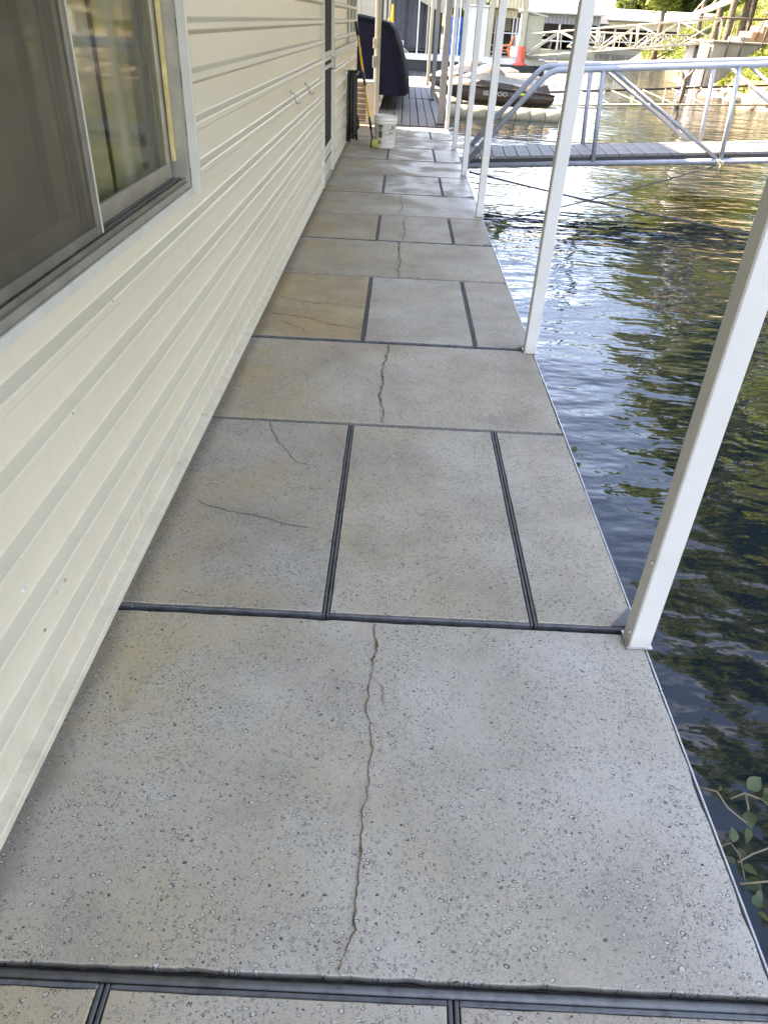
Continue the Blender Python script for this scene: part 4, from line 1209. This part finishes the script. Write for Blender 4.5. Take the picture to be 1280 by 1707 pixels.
far_boathouse('open boathouse with grey ribbed fascia and white roof left of the far boathouses', 9.2, 15.4, 70, 9, 2.45, 3.3, 'greymetal', 5)
far_boathouse('long low boathouse with brown fascia behind the level footbridge', 17.0, 29.5, 84, 12, 2.35, 2.95, 'tan', 9, 'roof')
far_boathouse('farthest boathouse whose pale roof shows above the long low one', 25.0, 46.0, 108, 14, 2.9, 3.8, 'greymetal', 9)
far_boathouse('dark small boathouse end between the two pale roofs', 14.8, 17.6, 78, 6, 1.9, 2.9, 'charcoal', 3, 'charcoal')

# rocks along the waterline
rk = None
for i in range(26):
    y = rnd(24.5, 39); x = shore(y)+rnd(-.3,.5)
    if rk is None:
        mb = MB(); rows_ = []
        for a in range(7):
            th = PI*a/6
            rows_.append([(math.sin(th)*math.cos(ph)*(1+.3*noise.noise(Vector((a,j,1)))), math.sin(th)*math.sin(ph)*(1+.3*noise.noise(Vector((a,j,5)))), math.cos(th)*.7) for j, ph in enumerate([2*PI*q/9 for q in range(9)])])
        mb.grid(rows_, smooth=False, close=True); rk = mb.build('rock', M['rock']); o = rk
    else:
        o = rk.copy(); COL.objects.link(o)
    sc_ = rnd(.14,.36); o.scale = (sc_*rnd(.8,1.6), sc_, sc_*rnd(.6,1)); o.rotation_euler = (rnd(-.3,.3), rnd(-.3,.3), rnd(0,6)); o.location = (x, y, max(land(x, y), W-.05)+.04)
    tag(o, 'brown rock among others along the waterline of the bank', 'rock', 'rocks along the waterline')

# ------------------------------------------------------------------ trees
def make_crown(nclump, rx, rz, z0, nleaf, sz, seed):
    random.seed(seed); mb = MB()
    cl = []
    for i in range(nclump):
        th = rnd(0, 6.28); r = rx*math.sqrt(random.random())*.85; z = z0+rz*2*random.random()
        k = 1-abs((z-z0-rz)/rz)**2*.75
        cl.append((Vector((r*k*math.cos(th), r*k*math.sin(th), z)), rnd(.55,1.25)*rx*.30))
    for i in range(nleaf):
        c_, r = cl[int(random.random()*nclump)]
        d = Vector((random.gauss(0,1), random.gauss(0,1), random.gauss(0,.7))).normalized()*r*random.random()**.4
        leafquad(mb, c_+d, sz*rnd(.7,1.4), .3)
    return mb.mesh('crown'), cl
def make_trunk(h, r, cl, seed, lean=.4):
    random.seed(seed); mb = MB(); pts = []; rs = []
    for i in range(9):
        u = i/8; pts.append(Vector((lean*u*u+.10*noise.noise(Vector((seed,u*3,0))), .15*noise.noise(Vector((seed,u*3,5))), -.5+(h+.5)*u))); rs.append(r*(1.25 if i == 0 else 1)*(1-.75*u))
    mb.tube(pts, rs, 9)
    for c_, rr_ in random.sample(cl, min(9, len(cl))):
        a = pts[int(rnd(4,8))]; m_ = a.lerp(c_, .5)+Vector((0,0,-.2))
        mb.tube([a, m_, c_], [r*.35, r*.2, r*.06], 6)
    return mb.mesh('trunk')
VAR = []
for i, (nc, rx, rz, z0, nl, sz, h, r, lf) in enumerate(((46,3.6,5.0,4.2,8500,.42,11,.26,'leaf'),(40,3.0,4.6,5.2,7500,.40,12,.22,'leaf'),(50,4.2,4.4,1.2,9500,.46,8,.24,'leaf'),(44,3.4,5.4,1.0,9000,.44,10,.25,'leafdark'))):
    cm, cl = make_crown(nc, rx, rz, z0, nl, sz, 100+i); tm = make_trunk(h, r, cl, 200+i)
    cm.materials.append(M[lf]); tm.materials.append(M['bark']); VAR.append((cm, tm))
random.seed(21)
def tree(v, x, y, s_, lb, group, rz=None, lean=0):
    t_ = thing('tree', lb, 'tree', (x, y, land(x, y)-.05), (0, lean, rnd(0,6.28) if rz is None else rz), group)
    t_.scale = (s_, s_, s_*rnd(.95,1.1))
    link('trunk', VAR[v][1], t_); link('crown', VAR[v][0], t_)
    return t_
G1 = 'slender trees on the bank'
for (v, x, y, s_, lb) in ((0,17.9,62.0,.8,'leftmost slender tree trunk rising behind the sloping gangway'),(1,17.3,52.0,.8,'leaning tree trunk left of the concrete landing'),
        (0,16.9,48.0,.85,'thick dark trunk just left of the concrete landing'),(1,14.75,40.4,.8,'stout tree trunk directly behind the landing railing'),
        (0,17.0,44.5,.75,'slim trunk right of the stout one behind the landing'),(1,18.0,46.5,.8,'pale trunk between the ramp and the stout tree'),
        (0,17.6,42.2,.85,'trunk standing under the hillside ramp'),(1,17.4,39.6,.95,'trunk at the right picture edge on the hillside')):
    tree(v, x, y, s_, lb, G1)
for i in range(9):
    y = 6+i*3.0+rnd(-.6,.6); x = shore(y)+rnd(3.0,7)
    tree(i % 3 if i % 4 else 2, x, y, rnd(1.0,1.4), 'leafy bank tree right of the picture, seen only mirrored in the water', 'bank trees outside the picture')
for i in range(9):
    y = 38+i*4+rnd(-1,1); x = shore(y)+rnd(7,13)
    tree(2 if i % 2 else 3, x, y, rnd(.6,.8), 'bushy tree in the green wood high on the right bank', 'wood on the right bank')
ORD = ['leftmost', 'second', 'third', 'fourth', 'fifth', 'sixth', 'seventh', 'eighth', 'ninth', 'tenth', 'eleventh', 'twelfth']
for i in range(12):
    x = 32.5+i*4.0+rnd(-.6,.6); y = 127+rnd(0,10)
    tree(2 if i % 3 else 3, x, y, rnd(1.3,1.9), ORD[i]+(' from the left' if i else '')+' of the bushy green trees behind the far boathouses', 'trees behind the far boathouses')
for i in range(12):
    x = -34+i*4.2+rnd(-1,1); y = 133+rnd(0,14)
    tree(3 if i % 3 else 2, x, y, rnd(1.0,1.4), 'darker tree in the far row behind the boathouses at left', 'far trees at left')

# ------------------------------------------------------------------ vines over the deck edge
def leaf_mesh(L_=.040):
    mb = MB(); n = 6; L0 = []; R0 = []; C0 = []
    for i in range(n+1):
        u = i/n; w = L_*.42*math.sin(PI*min(1, u*1.02)**.75)*(1-.15*u)
        zc = .10*L_*math.sin(u*2.6); C0.append((L_*u, 0, zc)); L0.append((L_*u, w, zc+.22*w)); R0.append((L_*u, -w, zc+.22*w))
    mb.grid([L0, C0, R0]); return mb.mesh('leaf')
LM = leaf_mesh(); LM.materials.append(M['vine'])
def vine(lb, stems, leaves):
    t_ = thing('vine', lb, 'vine', stems[0][0], group='vines along the deck edge')
    o0 = Vector(stems[0][0])
    for st in stems:
        MB().tube([Vector(q)-o0 for q in st], [.0028]+[.0022]*(len(st)-2)+[.0012], 5).build('stem', M['stem'], t_)
    for (q, rx, ry, rz, s_) in leaves:
        o = link('leaf', LM, t_, loc=Vector(q)-o0); o.rotation_euler = (rx, ry, rz); o.scale = (s_, s_, s_)
vine('vine sprig with curled leaves reaching over the water beside the nearest slab',
     [[(.79,1.075,-.02),(.825,1.06,-.012),(.845,1.03,-.03),(.88,1.0,-.04)],[(.86,1.055,-.03),(.895,1.065,-.02),(.93,1.05,-.02),(.96,1.02,-.03),(.985,1.03,-.01)],[(.895,1.06,-.02),(.893,1.03,-.03),(.885,1.0,-.05)]],
     [((.90,1.07,-.01),.5,-.3,.6,1.15),((.925,1.05,-.015),-.3,.2,-.5,1.05),((.89,1.025,-.03),.3,.6,-1.5,1.0),((.882,.995,-.05),-.6,.9,-1.7,.95),((.97,1.035,-.02),.4,-.3,.5,.7),((.828,1.06,-.01),.9,-.8,1.2,.4),((.935,1.06,-.015),.7,-.5,.1,.8)])
vine('lower leafy vine with thin bare shoots below the nearest slab edge',
     [[(.79,.95,-.08),(.83,.955,-.05),(.845,.93,-.06),(.84,.88,-.07)],[(.835,.915,-.06),(.87,.93,-.05),(.93,.945,-.03),(.97,.94,-.03)],[(.82,.865,-.06),(.88,.868,-.05),(.95,.862,-.04)]],
     [((.835,.955,-.05),.4,-.5,1.5,.9),((.838,.93,-.06),.2,.3,.4,.8),((.84,.905,-.06),-.3,.2,-.5,.9),((.845,.885,-.065),.5,.3,-.9,1.0),((.825,.91,-.06),.1,.4,2.0,.7),((.835,.83,-.07),.3,.2,.3,.8),((.84,.81,-.07),-.4,.3,-.7,.7),((.85,.84,-.07),.6,-.2,.9,.6)])
vine('small leafy sprig at the deck edge beside the third slab row',
     [[(.79,2.74,-.06),(.81,2.72,-.03),(.815,2.69,-.03)]], [((.805,2.73,-.04),.3,-.4,.9,.9),((.812,2.70,-.03),-.3,.2,-.6,.9),((.80,2.76,-.05),.5,.2,1.6,.8),((.81,2.66,-.05),.2,.4,-1.2,.8)])
vine('brown-green weeds hanging from the deck edge by the third post',
     [[(.79,6.6,-.10),(.84,6.62,-.04),(.88,6.7,-.02)],[(.79,6.75,-.10),(.85,6.85,-.0),(.92,6.95,.02)],[(.79,6.5,-.10),(.86,6.5,-.10),(.90,6.45,-.2)]],
     [((.82+.012*i, 6.45+.04*i, -.06+.01*(i % 4)), rnd(-.8,.8), rnd(-.6,.8), rnd(-2,2), rnd(1.2,2.2)) for i in range(16)])

# grit and crumbs swept against the foot of the wall (uncountable)
random.seed(5)
mb = MB()
for i in range(420):
    y = rnd(.65, 7.8)**1.0; x = -.742 + abs(random.gauss(0, .022)); r = rnd(.0012, .004)
    a = rnd(0, 6.28); c, s_ = math.cos(a)*r, math.sin(a)*r
    mb.add([(x+c,y+s_,.002),(x-s_,y+c,.002),(x-c*1.3,y-s_*1.3,.002),(x+s_,y-c,.002),(x,y,.002+r)], [(0,1,4),(1,2,4),(2,3,4),(3,0,4),(3,2,1,0)])
for i in range(260):
    yy = random.choice((.609, 1.580, 1.579, 2.816, 3.773)); x = rnd(-.72, .74); y = yy+rnd(-.006,.006); r = rnd(.001,.0032)
    mb.add([(x+r,y,-.014),(x,y+r,-.014),(x-r*1.3,y,-.014),(x,y-r,-.014),(x,y,-.014+r)], [(0,1,4),(1,2,4),(2,3,4),(3,0,4)])
mb.build('grit', M['rock'], kind='stuff')['label'] = 'loose grit lying along the foot of the wall'
